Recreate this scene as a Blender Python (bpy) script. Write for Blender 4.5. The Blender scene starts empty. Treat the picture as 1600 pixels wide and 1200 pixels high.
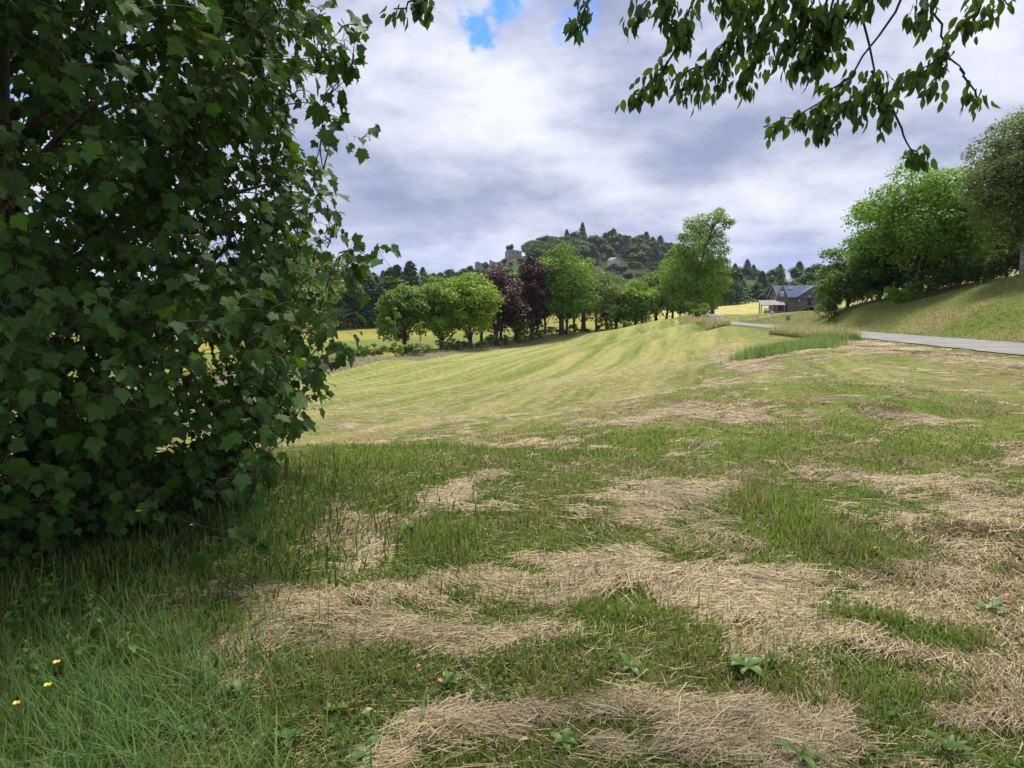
import bpy, math, random
import numpy as np
from mathutils import Vector, Matrix
# ------------------------------------------------------------------ camera, world, sun
scene = bpy.context.scene
col = scene.collection
FPX, PITCH, EYE = 1110.0, math.atan(160/1110.0), 1.6
cam_d = bpy.data.cameras.new('camera'); cam = bpy.data.objects.new('camera', cam_d); col.objects.link(cam)
cam.location = (0, 0, EYE); cam.rotation_euler = (math.pi/2-PITCH, 0, 0)
cam_d.sensor_width = 36; cam_d.lens = 36*FPX/1600; cam_d.clip_end = 9000; cam_d.clip_start = 0.05
scene.camera = cam
scene.view_settings.view_transform = 'Standard'; scene.view_settings.look = 'None'
scene.view_settings.gamma = 1; scene.view_settings.use_curve_mapping = False
scene.view_settings.exposure = 0.55
SUN_AZ = math.radians(20)      # from +Y towards +X
SUN_EL = math.radians(60)
sd = bpy.data.lights.new('sun', 'SUN'); sd.energy = 3.6; sd.angle = math.radians(14); sd.color = (1.0, .93, .80)
so = bpy.data.objects.new('sun', sd); col.objects.link(so)
sdir = Vector((math.sin(SUN_AZ)*math.cos(SUN_EL), math.cos(SUN_AZ)*math.cos(SUN_EL), math.sin(SUN_EL)))
so.rotation_euler = sdir.to_track_quat('Z', 'Y').to_euler()

class NT:
    """small helper to write node trees"""
    def __init__(s, nt): s.nt = nt; s.N = nt.nodes; s.L = nt.links
    def n(s, typ, ins=None, **kw):
        nd = s.N.new(typ)
        for k, v in kw.items(): setattr(nd, k, v)
        for k, v in (ins or {}).items():
            if hasattr(v, 'bl_idname') and hasattr(v, 'is_output') or isinstance(v, bpy.types.NodeSocket): s.L.new(v, nd.inputs[k])
            else: nd.inputs[k].default_value = v
        return nd
    def m(s, op, a, b=0.0, c=0.0, clamp=False):
        nd = s.n('ShaderNodeMath', {0: a, 1: b, 2: c}, operation=op); nd.use_clamp = clamp; return nd.outputs[0]
    def mix(s, f, a, b, blend='MIX'):
        nd = s.n('ShaderNodeMix', data_type='RGBA', blend_type=blend)
        for i, v in ((0, f), (6, a), (7, b)):
            if isinstance(v, bpy.types.NodeSocket): s.L.new(v, nd.inputs[i])
            else: nd.inputs[i].default_value = v if i == 0 else (*v, 1) if len(v) == 3 else v
        return nd.outputs[2]
    def noise(s, vec, scale, detail=4, rough=.5, dist=0.0):
        return s.n('ShaderNodeTexNoise', {'Vector': vec, 'Scale': scale, 'Detail': detail, 'Roughness': rough, 'Distortion': dist}).outputs[0]
    def ramp(s, f, stops):
        nd = s.n('ShaderNodeValToRGB', {0: f}); e = nd.color_ramp.elements
        while len(e) < len(stops): e.new(.5)
        for el, (p, c) in zip(e, stops): el.position = p; el.color = (*c, 1) if len(c) == 3 else c
        return nd.outputs[0]
    def rng(s, f, a, b, c=0.0, d=1.0, smooth=True):
        nd = s.n('ShaderNodeMapRange', {0: f, 1: a, 2: b, 3: c, 4: d}); nd.interpolation_type = 'SMOOTHSTEP' if smooth else 'LINEAR'
        return nd.outputs[0]

def pix_dir(px, py):
    u, v = (px-800)/FPX, (600-py)/FPX
    return Vector((u, math.cos(PITCH)+v*math.sin(PITCH), -math.sin(PITCH)+v*math.cos(PITCH)))

def make_world():
    w = bpy.data.worlds.new('World'); scene.world = w; w.use_nodes = True
    t = NT(w.node_tree); t.N.clear()
    sky = t.n('ShaderNodeTexSky', sky_type='NISHITA', sun_disc=False, sun_elevation=SUN_EL, sun_rotation=SUN_AZ)
    tc = t.n('ShaderNodeTexCoord').outputs['Generated']
    d = t.n('ShaderNodeVectorMath', {0: tc}, operation='NORMALIZE').outputs[0]
    x, y, z = t.n('ShaderNodeSeparateXYZ', {0: d}).outputs
    zc = t.m('MAXIMUM', z, 0.0)
    den = t.m('ADD', zc, 0.10)
    P = t.n('ShaderNodeCombineXYZ', {0: t.m('DIVIDE', x, den), 1: t.m('DIVIDE', y, den), 2: 0.37}).outputs[0]
    big = t.noise(P, .62, 7, .54, .35)
    fine = t.noise(P, 1.9, 9, .58, .6)
    # a second pattern that keeps streaky horizontal banks low over the horizon
    Q = t.n('ShaderNodeCombineXYZ', {0: t.m('MULTIPLY', x, 2.3), 1: t.m('MULTIPLY', y, .6), 2: t.m('MULTIPLY', z, 15.0)}).outputs[0]
    band = t.noise(Q, 1.15, 6, .55, .5)
    D1 = t.n('ShaderNodeMapping', {0: d, 3: (1, 1, 2.1)}).outputs[0]
    w = t.n('ShaderNodeTexNoise', {'Vector': D1, 'Scale': 3.0, 'Detail': 3}).outputs[1]
    D2 = t.n('ShaderNodeVectorMath', {0: D1, 1: t.n('ShaderNodeVectorMath', {0: w, 3: .07}, operation='SCALE').outputs[0]}, operation='ADD').outputs[0]
    puff = t.noise(D2, 3.1, 10, .52, .1); puff2 = t.noise(D2, 9.0, 8, .6, .2)
    low = t.rng(z, .0, .14)
    v = t.m('ADD', t.m('MULTIPLY', t.m('SUBTRACT', puff, .5), 1.55), t.m('MULTIPLY', t.m('SUBTRACT', puff2, .5), .6))
    v = t.m('ADD', v, t.m('MULTIPLY', t.m('SUBTRACT', big, .5), .45)); v = t.m('ADD', v, .555)
    vb = t.m('ADD', t.m('MULTIPLY', t.m('SUBTRACT', band, .5), 1.5), t.m('MULTIPLY', t.m('SUBTRACT', puff2, .5), .9)); vb = t.m('ADD', vb, .53)
    val = t.n('ShaderNodeMix', {0: low, 2: vb, 3: v}, data_type='FLOAT').outputs[0]
    ccol = t.ramp(val, [(.28, (.20, .24, .36)), (.42, (.27, .305, .42)), (.52, (.345, .375, .48)), (.63, (.44, .465, .56)), (.82, (.57, .585, .66))])
    # paler air right over the horizon
    hz = t.rng(z, .0, .10, 1.0, 0.0)
    bluish = t.mix(t.m('MULTIPLY', hz, .35), ccol, (.40, .47, .74))
    # openings in the cloud deck with blue sky behind
    def gap(px, py, c0, c1, sc):
        g = pix_dir(px, py).normalized()
        dt = t.n('ShaderNodeVectorMath', {0: d, 1: tuple(g)}, operation='DOT_PRODUCT').outputs['Value']
        e = t.m('ADD', dt, t.m('MULTIPLY', t.m('SUBTRACT', t.noise(d, sc, 6, .6), .5), .012))
        return t.rng(e, c0, c1)
    g1 = gap(748, 20, .9984, .9999, 12)
    g2 = gap(20, 175, .9990, .9997, 10)
    g3 = gap(880, -10, .9990, .9998, 14)
    g = t.m('MAXIMUM', t.m('MAXIMUM', g1, g2), t.m('MULTIPLY', g3, .35))
    b1 = t.n('ShaderNodeBackground', {0: t.mix(1.0, sky.outputs[0], (.30, .62, 1.25), 'MULTIPLY'), 1: .12}).outputs[0]
    b2 = t.n('ShaderNodeBackground', {0: bluish, 1: 1.16}).outputs[0]
    mx = t.n('ShaderNodeMixShader', {0: g, 1: b2, 2: b1}).outputs[0]
    out = t.n('ShaderNodeOutputWorld', {0: mx})
make_world()

# ------------------------------------------------------------------ numpy noise, terrain
NR = np.random.default_rng(7)
_T = NR.random((256, 256))
def vnoise(x, y, seed=0):
    x = np.asarray(x, float)+seed*17.31; y = np.asarray(y, float)+seed*9.77
    ix = np.floor(x).astype(int); iy = np.floor(y).astype(int); fx = x-ix; fy = y-iy
    fx = fx*fx*(3-2*fx); fy = fy*fy*(3-2*fy)
    g = lambda a, b: _T[a & 255, b & 255]
    return (g(ix, iy)*(1-fx)+g(ix+1, iy)*fx)*(1-fy)+(g(ix, iy+1)*(1-fx)+g(ix+1, iy+1)*fx)*fy
def fbm(x, y, o=4, seed=0):
    s = 0; a = .5; t = 0
    for i in range(o): s = s+a*vnoise(np.asarray(x)*2**i, np.asarray(y)*2**i, seed+i); t += a; a *= .5
    return s/t
def sstep(a, b, x): t = np.clip((x-a)/(b-a), 0, 1); return t*t*(3-2*t)

def px_pt(px, py, Y):
    d = pix_dir(px, py); k = Y/d.y
    return (d.x*k, Y, EYE+d.z*k)
CP = [(800,600,32),(800,650,14),(800,700,7.6),(800,560,60),(640,600,38),(640,650,18),(640,700,8.6),(560,640,22),(560,600,41),
      (1000,560,40),(1000,620,17),(1000,530,75),(1100,520,55),(1100,560,29),(1100,508,90),(1130,503,60),
      (1200,560,18),(1200,600,11.3),(1400,562,15),(1500,600,11.4),(1450,700,6.9),
      (450,700,7.4),(450,640,18),(420,610,34),(521,583,50),(553,560,60),(676,564,68),(661,546,80),(840,540,90),(840,525,104),(1000,516,112),
      (1000,509,119),(1090,503,112),(300,600,45),(300,575,62),(100,620,42),(100,590,70),
      
      (1600,432,37),(1600,470,31),(1600,515,26),(1450,465,43),(1450,500,33),(1310,486,50),(1250,490,75),
      (600,545,78),(600,520,170),(600,512,205),(300,520,200),(850,518,135),(900,503,160),(1000,500,180),
      (1150,497,150),(1230,495,150),(1300,485,170),(1150,472,260),(1250,474,260),
      (1140,470,310),(1150,443,450),(1260,452,600),(1350,450,500),(1600,420,200),(1600,420,400),
      (915,380,650),(840,397,600),(1000,389,650),(1060,408,650),(1100,425,600),(797,404,580),(750,424,560),(700,440,520),(640,448,500),(600,445,650),(700,440,650),(500,442,800),(770,425,720),
      (400,450,500),(100,450,450),(950,412,560),(950,452,400),(1050,428,500),(800,450,380)]
CPW = [(0,0,0),(-2,2.5,0),(2,2.5,0),(0,5,0),(-4,4.5,-.15),(4,5,0),(-9,3,-1.0),(-7,9,-1.2),(0,-12,.4),(-12,-8,-1),(12,-8,.6),(9,9,0),(12,0,.6),(20,-8,1.2),(18,8,.4),
       (30,10,2.5),(-30,0,-4),(-40,30,-5.5),(60,40,3),(-80,80,-8),(-60,-60,-4),(60,-60,3),(0,-80,1),(-300,200,-10),(300,100,8),(-400,-300,-8),(400,-300,6),(0,-400,0),
       (68,900,0),(-400,800,-6),(500,900,-8),(100,1100,-12),(-900,900,-10),(900,900,-10),(-900,-900,-5),(900,-900,-5)]
ROAD = np.array([(14.0, 2.0), (14.6, 12), (15.5, 21.5), (16.8, 36), (18.9, 51), (20.6, 65), (25, 90), (32, 115), (42, 138), (58, 165)])
ROADZ = ([2, 12, 15, 19, 21.5, 28, 36, 45, 51, 60, 65, 80, 90, 115], [.15, 0, -.2, -.36, -.42, -.66, -1.0, -1.33, -1.55, -2.0, -2.25, -2.9, -3.3, -3.8])
CPR = [(float(np.interp(Y, ROAD[:, 1], ROAD[:, 0]))+o, Y, z) for Y, z in zip(*ROADZ) for o in (-1.7, 1.7)]
_pts = np.array([px_pt(*c) for c in CP]+CPW+CPR, float)
def _ker(r2): return np.sqrt(r2+9.0)
def _fit():
    P = _pts; n = len(P)
    A = np.zeros((n+3, n+3)); d2 = ((P[:, None, :2]-P[None, :, :2])**2).sum(-1)
    A[:n, :n] = _ker(d2); A[:n, :n] -= np.eye(n)*.15*0
    A[:n, n] = 1; A[:n, n+1:] = P[:, :2]/100; A[n:, :n] = A[:n, n:].T
    A[:n, :n] -= np.eye(n)*.04
    b = np.zeros(n+3); b[:n] = P[:, 2]
    return np.linalg.solve(A, b)
_w = _fit()
_rc = []
def h(x, y):
    x = np.asarray(x, float); y = np.asarray(y, float); z = h0(x, y)
    if not _rc: return z
    k = (1-sstep(2.2, 5.0, np.abs(x-road_x(y))))*sstep(2, 9, y)*(1-sstep(105, 125, y))
    return z*(1-k)+road_z(y)*k
def h0(x, y):
    x = np.asarray(x, float); y = np.asarray(y, float); sh = x.shape
    X = x.ravel(); Y = y.ravel(); out = np.empty(len(X)); n = len(_pts)
    for s in range(0, len(X), 40000):
        a = X[s:s+40000]; b = Y[s:s+40000]
        d2 = (a[:, None]-_pts[None, :, 0])**2+(b[:, None]-_pts[None, :, 1])**2
        out[s:s+40000] = _ker(d2)@_w[:n]+_w[n]+(a*_w[n+1]+b*_w[n+2])/100
    R = np.hypot(X, Y); k = sstep(750, 1300, R)
    out = out*(1-k)-12*k
    out += ((fbm(X*.9, Y*.9, 3, 3)-.5)*.10+(fbm(X*3.1, Y*3.1, 3, 4)-.5)*.055*np.exp(-R/18))*np.exp(-R/60)
    return out.reshape(sh)
def h1(x, y): return float(h(np.array([x]), np.array([y]))[0])
def ground_pix(px, py, y0=1.5, y1=400):
    d = pix_dir(px, py); Y = np.geomspace(y0, y1, 1500)
    zr = EYE+d.z/d.y*Y; zg = h(d.x/d.y*Y, Y); i = int(np.argmax(zr < zg)) if (zr < zg).any() else -1
    return np.array([d.x/d.y*Y[i], Y[i]])

ROWX = np.array([-60, -18.7, -13.5, -10, -8.1, 0, 9.7, 21, 32.7, 60.]); ROWY = np.array([38, 52, 60, 76, 84, 99, 109, 118, 122, 128.])
def rowY(x): return np.interp(x, ROWX, ROWY)
_t = np.linspace(0, len(ROAD)-1, 200)
ROADC = np.stack([np.interp(_t, np.arange(len(ROAD)), ROAD[:, k]) for k in (0, 1)], 1)
_k = np.ones(15)/15; _pad = np.pad(ROADC, ((7, 7), (0, 0)), 'edge'); ROADC = np.stack([np.convolve(_pad[:, k], _k, 'valid') for k in (0, 1)], 1)
def road_x(y): return np.interp(y, ROADC[:, 1], ROADC[:, 0])

_ry = np.linspace(0, 170, 341); _rz = np.interp(_ry, *ROADZ); _kk = np.ones(21)/21; _rz = np.convolve(np.pad(_rz, 10, 'edge'), _kk, 'valid')
def road_z(y): return np.interp(y, _ry, _rz)
_rc.append(1)
def seg_mask(x, y, segs):
    """greatest closeness to a set of ground strokes; strokes are (x1,y1,x2,y2,halfwidth)"""
    m = np.zeros_like(x)
    for x1, y1, x2, y2, w in segs:
        dx, dy = x2-x1, y2-y1; L = dx*dx+dy*dy+1e-9
        t = np.clip(((x-x1)*dx+(y-y1)*dy)/L, 0, 1)
        d2 = ((x-x1-t*dx)**2+(y-y1-t*dy)**2)/(w*w)
        m = np.maximum(m, np.exp(-d2*1.25))
    return m
def W(a): # photo strokes laid onto the ground once, as places in the world
    p = ground_pix(a[0], a[1]); q = ground_pix(a[2], a[3]); return (p[0], p[1], q[0], q[1], a[4])
HAY = [W(a) for a in [(330,1035,480,990,.14),(480,990,880,1000,.2),(480,935,850,930,.24),(540,890,700,785,.22),(700,775,770,755,.2),(750,795,820,800,.16),
  (850,850,1000,790,.22),(1000,790,1160,752,.3),(1030,832,1150,850,.25),(900,885,1250,930,.25),(1100,950,1600,1040,.3),(700,1150,1000,1120,.13),
  (1000,1110,1600,1085,.16),(1330,745,1600,800,.55),(1370,850,1600,865,.75),(1370,930,1600,985,.5),(1400,900,1600,920,.5),(1200,1000,1500,1030,.2),(620,1190,720,1160,.08),
  (940,660,1140,645,.5),(490,670,540,667,.4),(1440,700,1600,715,.35),(1320,628,1450,660,.4),(1400,550,1600,572,1.0),(1190,577,1310,538,.4),
  (720,702,860,690,.25),(1340,535,1500,560,1.0),(1180,580,1120,540,.5),(600,860,640,830,.2),(1000,1190,1300,1150,.1),(1500,1150,1600,1130,.15)]]
GRN = [W(a) for a in [(1190,770,1310,860,.34),(1490,640,1600,650,.5),(1430,700,1500,705,.3),(440,738,640,722,.45),(660,700,880,712,.35),(900,1060,560,1060,.16),
  (1380,1110,1500,1105,.08),(620,900,740,870,.2),(900,950,1060,975,.12),(980,1010,1080,1020,.1),(740,840,860,830,.3),(1330,980,1500,1010,.1),(1220,1090,1260,1110,.07)]]
TUFT = [W(a) for a in [(1190,560,1230,548,.5),(1215,553,1295,530,.6)]]
TUFT2 = [W(a) for a in [(1200,790,1310,850,.3),(1330,600,1430,610,.5),(760,690,860,672,.25),(640,840,700,860,.15)]]
def masks(x, y):
    r = np.hypot(x, y)
    wx = x+(fbm(x*1.7, y*1.7, 4, 11)-.5)*.8*np.clip(r/6, .5, 2); wy = y+(fbm(x*1.7, y*1.7, 4, 21)-.5)*.8*np.clip(r/6, .5, 2)
    hay = seg_mask(wx, wy, HAY); gr = seg_mask(wx, wy, GRN)
    n = fbm(x*2.2, y*2.2, 4, 31)
    n2 = fbm(x*6, y*6, 3, 33); n3 = fbm(x*14, y*14, 2, 35); hay = np.clip(hay*1.1+(n-.5)*2.0+(n2-.5)*1.7+(n3-.5)*1.0, 0, 1)
    hay = np.clip(hay-gr*1.1, 0, 1)
    hay = sstep(.26, 1.2, hay)
    return hay, gr
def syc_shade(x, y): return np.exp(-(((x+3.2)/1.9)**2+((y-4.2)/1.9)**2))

C_ = lambda *a: np.array(a)
def ground_color(x, y):
    """albedo of the ground sheet"""
    r = np.hypot(x, y); hay, gr = masks(x, y)
    n1 = fbm(x*1.3, y*1.3, 4, 41); n2 = fbm(x*.12, y*.12, 4, 51); n3 = fbm(x*5, y*5, 3, 61)
    G = C_(.135, .205, .030); Y = C_(.41, .38, .145); B = C_(.42, .33, .19); D = C_(.07, .11, .02)
    # mowing swaths follow the field's length
    s = (x-.27*y)+.0009*(y-20)**2*0
    st = .5+.5*np.sin(s*2*np.pi/3.4+4*(fbm(x*.05, y*.05, 2, 71)-.5))
    st2 = fbm(s*1.6, y*.06, 4, 81); st3 = fbm(s*4.5, y*.2, 3, 91)
    dry = .30*st+1.25*st2+1.0*st3+.45*n2-1.02
    dry = dry+.14*sstep(10, 30, y)
    near = 1-sstep(6, 13, y-.25*x+.0*x)
    dry = dry*(1-near)+(n1*.9-.15)*near*.8
    right = sstep(3.5, 6, x-.2*y)*(1-sstep(40, 60, y))
    dry = dry*(1-right)+(.1+.8*n1*fbm(x*.6, y*.35, 3, 14)*1.6)*right
    dry = np.clip(dry, 0, 1)[:, None]
    c = G*(1-dry)+Y*dry
    c = c*(1-.35*right[:, None])+.35*right[:, None]*(B*.5+G*.5)
    hm = (hay*(1-sstep(25, 60, r)*.3))[:, None]
    c = c*(1-hm)+B*hm*(.75+.5*n3[:, None])
    gm = (gr*.6*(1-hay))[:, None]; c = c*(1-gm)+D*1.5*gm
    th = (sstep(.50, .66, fbm(x*1.1, y*1.6, 5, 101))*(1-sstep(16, 34, r))*.55)[:, None]; c = c*(1-th)+C_(.34, .25, .14)*th
    nearm = (1-sstep(3, 9, r))[:, None]*.75
    soil = D*(.8+.6*n3[:, None])*(1-hm)+C_(.20, .16, .09)*hm
    c = c*(1-nearm)+soil*nearm
    # strip of seeding grass before the tree row, then the yellow meadow
    ry = rowY(x); leftm = 1-sstep(24, 34, x)
    edge = ry-13*np.clip((34-x)/40, .15, 1.1)
    strip = (sstep(-.8, .8, y-edge+(n1-.5)*3)*leftm)[:, None]
    c = c*(1-strip)+C_(.205, .200, .115)*(.75+.5*fbm(x*.5, y*.5, 4, 5)[:, None])*strip
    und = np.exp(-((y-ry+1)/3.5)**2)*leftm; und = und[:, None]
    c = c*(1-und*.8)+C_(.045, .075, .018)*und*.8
    mead = (sstep(2, 7, y-ry)*(1-sstep(34, 40, x)))[:, None]
    my = fbm(x*.06, y*.03, 4, 6); my = sstep(.38, .62, my)[:, None]
    c = c*(1-mead)+(C_(.30, .275, .06)*my+C_(.18, .215, .055)*(1-my))*mead
    # pale hay field beside the barn
    hf = (sstep(36, 44, x-.0*y)*(1-sstep(-2, 3, x-.425*y))*sstep(128, 150, y)*(1-sstep(262, 268, y+.05*x)))[:, None]
    c = c*(1-hf)+(C_(.45, .41, .15)*(.85+.3*fbm(x*.3, y*.08, 3, 8)[:, None]))*hf
    far = sstep(205, 262, y)*(1-hf[:, 0]); far = far[:, None]
    c = c*(1-far)+(C_(.030, .050, .016)+C_(.035, .038, .016)*sstep(.5, .7, fbm(x*.02, y*.02, 4, 9))[:, None])*far
    # bank right of the road
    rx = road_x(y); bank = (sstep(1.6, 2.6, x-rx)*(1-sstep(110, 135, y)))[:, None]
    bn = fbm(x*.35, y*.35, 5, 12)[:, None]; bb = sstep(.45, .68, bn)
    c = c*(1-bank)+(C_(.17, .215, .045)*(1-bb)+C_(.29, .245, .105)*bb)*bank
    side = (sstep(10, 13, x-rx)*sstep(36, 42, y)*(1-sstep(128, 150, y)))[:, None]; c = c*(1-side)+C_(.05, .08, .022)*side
    verge = (np.exp(-((x-rx+2.4)/.5)**2)*(1-sstep(60, 90, y))*sstep(5, 12, y))[:, None]*.6
    c = c*(1-verge)+C_(.09, .125, .03)*verge
    return np.clip(c*(.9+.2*vnoise(x*9, y*9, 2)[:, None]), .005, 1)

# ------------------------------------------------------------------ mesh helpers
def mesh_obj(name, verts, faces, mat=None, parent=None, colors=None, smooth=False, uv=None, tri=None):
    """verts (n,3); faces either a list of lists or a list of int arrays (m,k)"""
    me = bpy.data.meshes.new(name); V = np.asarray(verts, np.float32)
    if isinstance(faces, list) and len(faces) and isinstance(faces[0], np.ndarray) and faces[0].ndim == 2:
        loops = np.concatenate([f.ravel() for f in faces]); tot = np.concatenate([np.full(len(f), f.shape[1]) for f in faces])
        me.vertices.add(len(V)); me.vertices.foreach_set('co', V.ravel())
        me.loops.add(len(loops)); me.loops.foreach_set('vertex_index', loops.astype(np.int32))
        me.polygons.add(len(tot)); st = np.concatenate([[0], np.cumsum(tot)[:-1]]).astype(np.int32)
        me.polygons.foreach_set('loop_start', st)
        me.update(calc_edges=True)
    else:
        me.from_pydata([tuple(v) for v in V], [], faces); me.update()
    if smooth: me.polygons.foreach_set('use_smooth', np.ones(len(me.polygons), bool))
    if colors is not None:
        ca = me.color_attributes.new('tint', 'FLOAT_COLOR', 'POINT')
        cc = np.ones((len(V), 4), np.float32); cc[:, :3] = colors; ca.data.foreach_set('color', cc.ravel())
    if uv is not None:
        ul = me.uv_layers.new(name='leaf'); idx = np.empty(len(me.loops), np.int32); me.loops.foreach_get('vertex_index', idx)
        ul.data.foreach_set('uv', np.asarray(uv, np.float32)[idx].ravel())
    if mat: me.materials.append(mat)
    o = bpy.data.objects.new(name, me); col.objects.link(o)
    if parent: o.parent = parent
    return o
def tag(o, label=None, cat=None, group=None, kind=None):
    if label: o['label'] = label
    if cat: o['category'] = cat
    if group: o['group'] = group
    if kind: o['kind'] = kind
    return o
def thing(name, label, cat, loc=(0, 0, 0), rz=0, group=None):
    o = bpy.data.objects.new(name, None); col.objects.link(o); o.location = loc; o.rotation_euler = (0, 0, rz)
    return tag(o, label, cat, group)
class MB:
    def __init__(s): s.v = []; s.f = []
    def add(s, vs, fs):
        b = len(s.v); s.v += [tuple(v) for v in vs]; s.f += [[i+b for i in f] for f in fs]
    def box(s, x0, x1, y0, y1, z0, z1):
        s.add([(x, y, z) for z in (z0, z1) for x, y in ((x0, y0), (x1, y0), (x1, y1), (x0, y1))], [[3, 2, 1, 0], [4, 5, 6, 7], [0, 1, 5, 4], [1, 2, 6, 5], [2, 3, 7, 6], [3, 0, 4, 7]])
    def prism(s, poly, d):  # poly: list of 3D pts, extruded by vector d
        n = len(poly); a = [Vector(p) for p in poly]; b = [p+Vector(d) for p in a]
        s.add(a+b, [list(range(n))[::-1], [n+i for i in range(n)]]+[[i, (i+1) % n, n+(i+1) % n, n+i] for i in range(n)])
    def tube(s, pts, rad, seg=7):
        pts = [Vector(p) for p in pts]; n = len(pts); b = len(s.v); up = Vector((.31, .17, .93))
        for i, p in enumerate(pts):
            d = (pts[min(i+1, n-1)]-pts[max(i-1, 0)]).normalized(); a = d.cross(up)
            if a.length < .1: a = d.cross(Vector((1, 0, 0)))
            a.normalize(); c = d.cross(a)
            for k in range(seg):
                t = 2*math.pi*k/seg; q = p+(a*math.cos(t)+c*math.sin(t))*rad[i]; s.v.append(tuple(q))
        for i in range(n-1):
            for k in range(seg): s.f.append([b+i*seg+k, b+i*seg+(k+1) % seg, b+(i+1)*seg+(k+1) % seg, b+(i+1)*seg+k])
        s.f.append([b+k for k in range(seg)][::-1]); s.f.append([b+(n-1)*seg+k for k in range(seg)])
    def build(s, name, mat, parent=None, smooth=False): return mesh_obj(name, s.v, s.f, mat, parent, smooth=smooth)

# ------------------------------------------------------------------ materials
def new_mat(name):
    m = bpy.data.materials.new(name); m.use_nodes = True; t = NT(m.node_tree); t.N.clear(); return m, t
def m_leaf(name, c, var=.35, trans=.35, rough=.55, hue=(1.15, 1.12, .8), spec=.3, veins=False, glossy=0.0):
    m, t = new_mat(name)
    geo = t.n('ShaderNodeNewGeometry').outputs; oi = t.n('ShaderNodeObjectInfo').outputs
    r = t.n('ShaderNodeAttribute', attribute_name='tint').outputs['Color']
    base = t.mix(1.0, (*c, 1), r, 'MULTIPLY')
    rnd = geo['Random Per Island']
    base = t.mix(t.m('MULTIPLY', rnd, var), base, tuple(min(1, a*b) for a, b in zip(c, hue)))
    if veins:
        uv = t.n('ShaderNodeUVMap', uv_map='leaf').outputs[0]; u, v, _ = t.n('ShaderNodeSeparateXYZ', {0: uv}).outputs
        au = t.m('ABSOLUTE', u); best = None
        for ang in (0, 42, 88):
            s_, c_ = math.sin(math.radians(ang)), math.cos(math.radians(ang))
            cr = t.m('ABSOLUTE', t.m('SUBTRACT', t.m('MULTIPLY', au, c_), t.m('MULTIPLY', v, s_)))
            dt = t.m('ADD', t.m('MULTIPLY', au, s_), t.m('MULTIPLY', v, c_))
            k = t.m('MULTIPLY', t.rng(cr, .006, .022, 1, 0), t.m('GREATER_THAN', dt, 0.02))
            best = k if best is None else t.m('MAXIMUM', best, k)
        base = t.mix(t.m('MULTIPLY', best, .5), base, tuple(min(1, a*2.2) for a in c))
    p = t.n('ShaderNodeBsdfPrincipled', {'Base Color': base, 'Roughness': rough, 'Specular IOR Level': spec}).outputs[0]
    tr = t.n('ShaderNodeBsdfTranslucent', {'Color': t.mix(1.0, base, (1.5, 1.6, .5), 'MULTIPLY')}).outputs[0]
    t.n('ShaderNodeOutputMaterial', {0: t.n('ShaderNodeMixShader', {0: trans, 1: p, 2: tr}).outputs[0]})
    return m
def m_blade(name, trans=.3, rough=.6):
    m, t = new_mat(name); c = t.n('ShaderNodeAttribute', attribute_name='tint').outputs['Color']
    p = t.n('ShaderNodeBsdfPrincipled', {'Base Color': c, 'Roughness': rough, 'Specular IOR Level': .25}).outputs[0]
    tr = t.n('ShaderNodeBsdfTranslucent', {'Color': c}).outputs[0]
    t.n('ShaderNodeOutputMaterial', {0: t.n('ShaderNodeMixShader', {0: trans, 1: p, 2: tr}).outputs[0]}); return m
def m_plain(name, c, c2=None, scale=4, rough=.8, stretch=(1, 1, 1), bump=0.0, metal=0):
    m, t = new_mat(name); tc = t.n('ShaderNodeTexCoord').outputs['Object']
    mp = t.n('ShaderNodeMapping', {0: tc, 3: stretch}).outputs[0]; n = t.noise(mp, scale, 6, .6)
    c2 = c2 or tuple(a*.6 for a in c)
    base = t.mix(t.rng(n, .35, .65), c, c2)
    ins = {'Base Color': base, 'Roughness': rough, 'Metallic': metal}
    if bump: ins['Normal'] = t.n('ShaderNodeBump', {'Height': n, 'Strength': bump}).outputs[0]
    t.n('ShaderNodeOutputMaterial', {0: t.n('ShaderNodeBsdfPrincipled', ins).outputs[0]}); return m
def m_ground():
    m, t = new_mat('ground_turf'); c = t.n('ShaderNodeAttribute', attribute_name='tint').outputs['Color']
    pos = t.n('ShaderNodeNewGeometry').outputs['Position']
    n = t.noise(pos, 3.5, 8, .65); n2 = t.noise(pos, 14, 6, .7); n3 = t.noise(pos, .5, 5, .6)
    mp = t.n('ShaderNodeMapping', {0: pos, 2: (0, 0, math.radians(-15)), 3: (3.2, .9, 1)}).outputs[0]; n4 = t.noise(mp, 1.0, 9, .72)
    k = t.m('ADD', t.m('MULTIPLY', n, .9), t.m('MULTIPLY', n2, .7)); k = t.m('ADD', k, t.m('MULTIPLY', n4, .9)); k = t.m('MULTIPLY', k, .8)
    base = t.mix(1.0, c, t.ramp(k, [(.78, (.50, .60, .42)), (.96, (1, 1, 1)), (1.0, (1.12, 1.08, 1.1))]), 'MULTIPLY')
    base = t.mix(t.rng(n3, .35, .7, 0, .25), base, t.mix(1.0, base, (.75, 1.0, .7), 'MULTIPLY'))
    bp = t.n('ShaderNodeBump', {'Height': k, 'Strength': .8, 'Distance': .2}).outputs[0]
    t.n('ShaderNodeOutputMaterial', {0: t.n('ShaderNodeBsdfPrincipled', {'Base Color': base, 'Roughness': .95, 'Specular IOR Level': .1, 'Normal': bp}).outputs[0]}); return m
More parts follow.
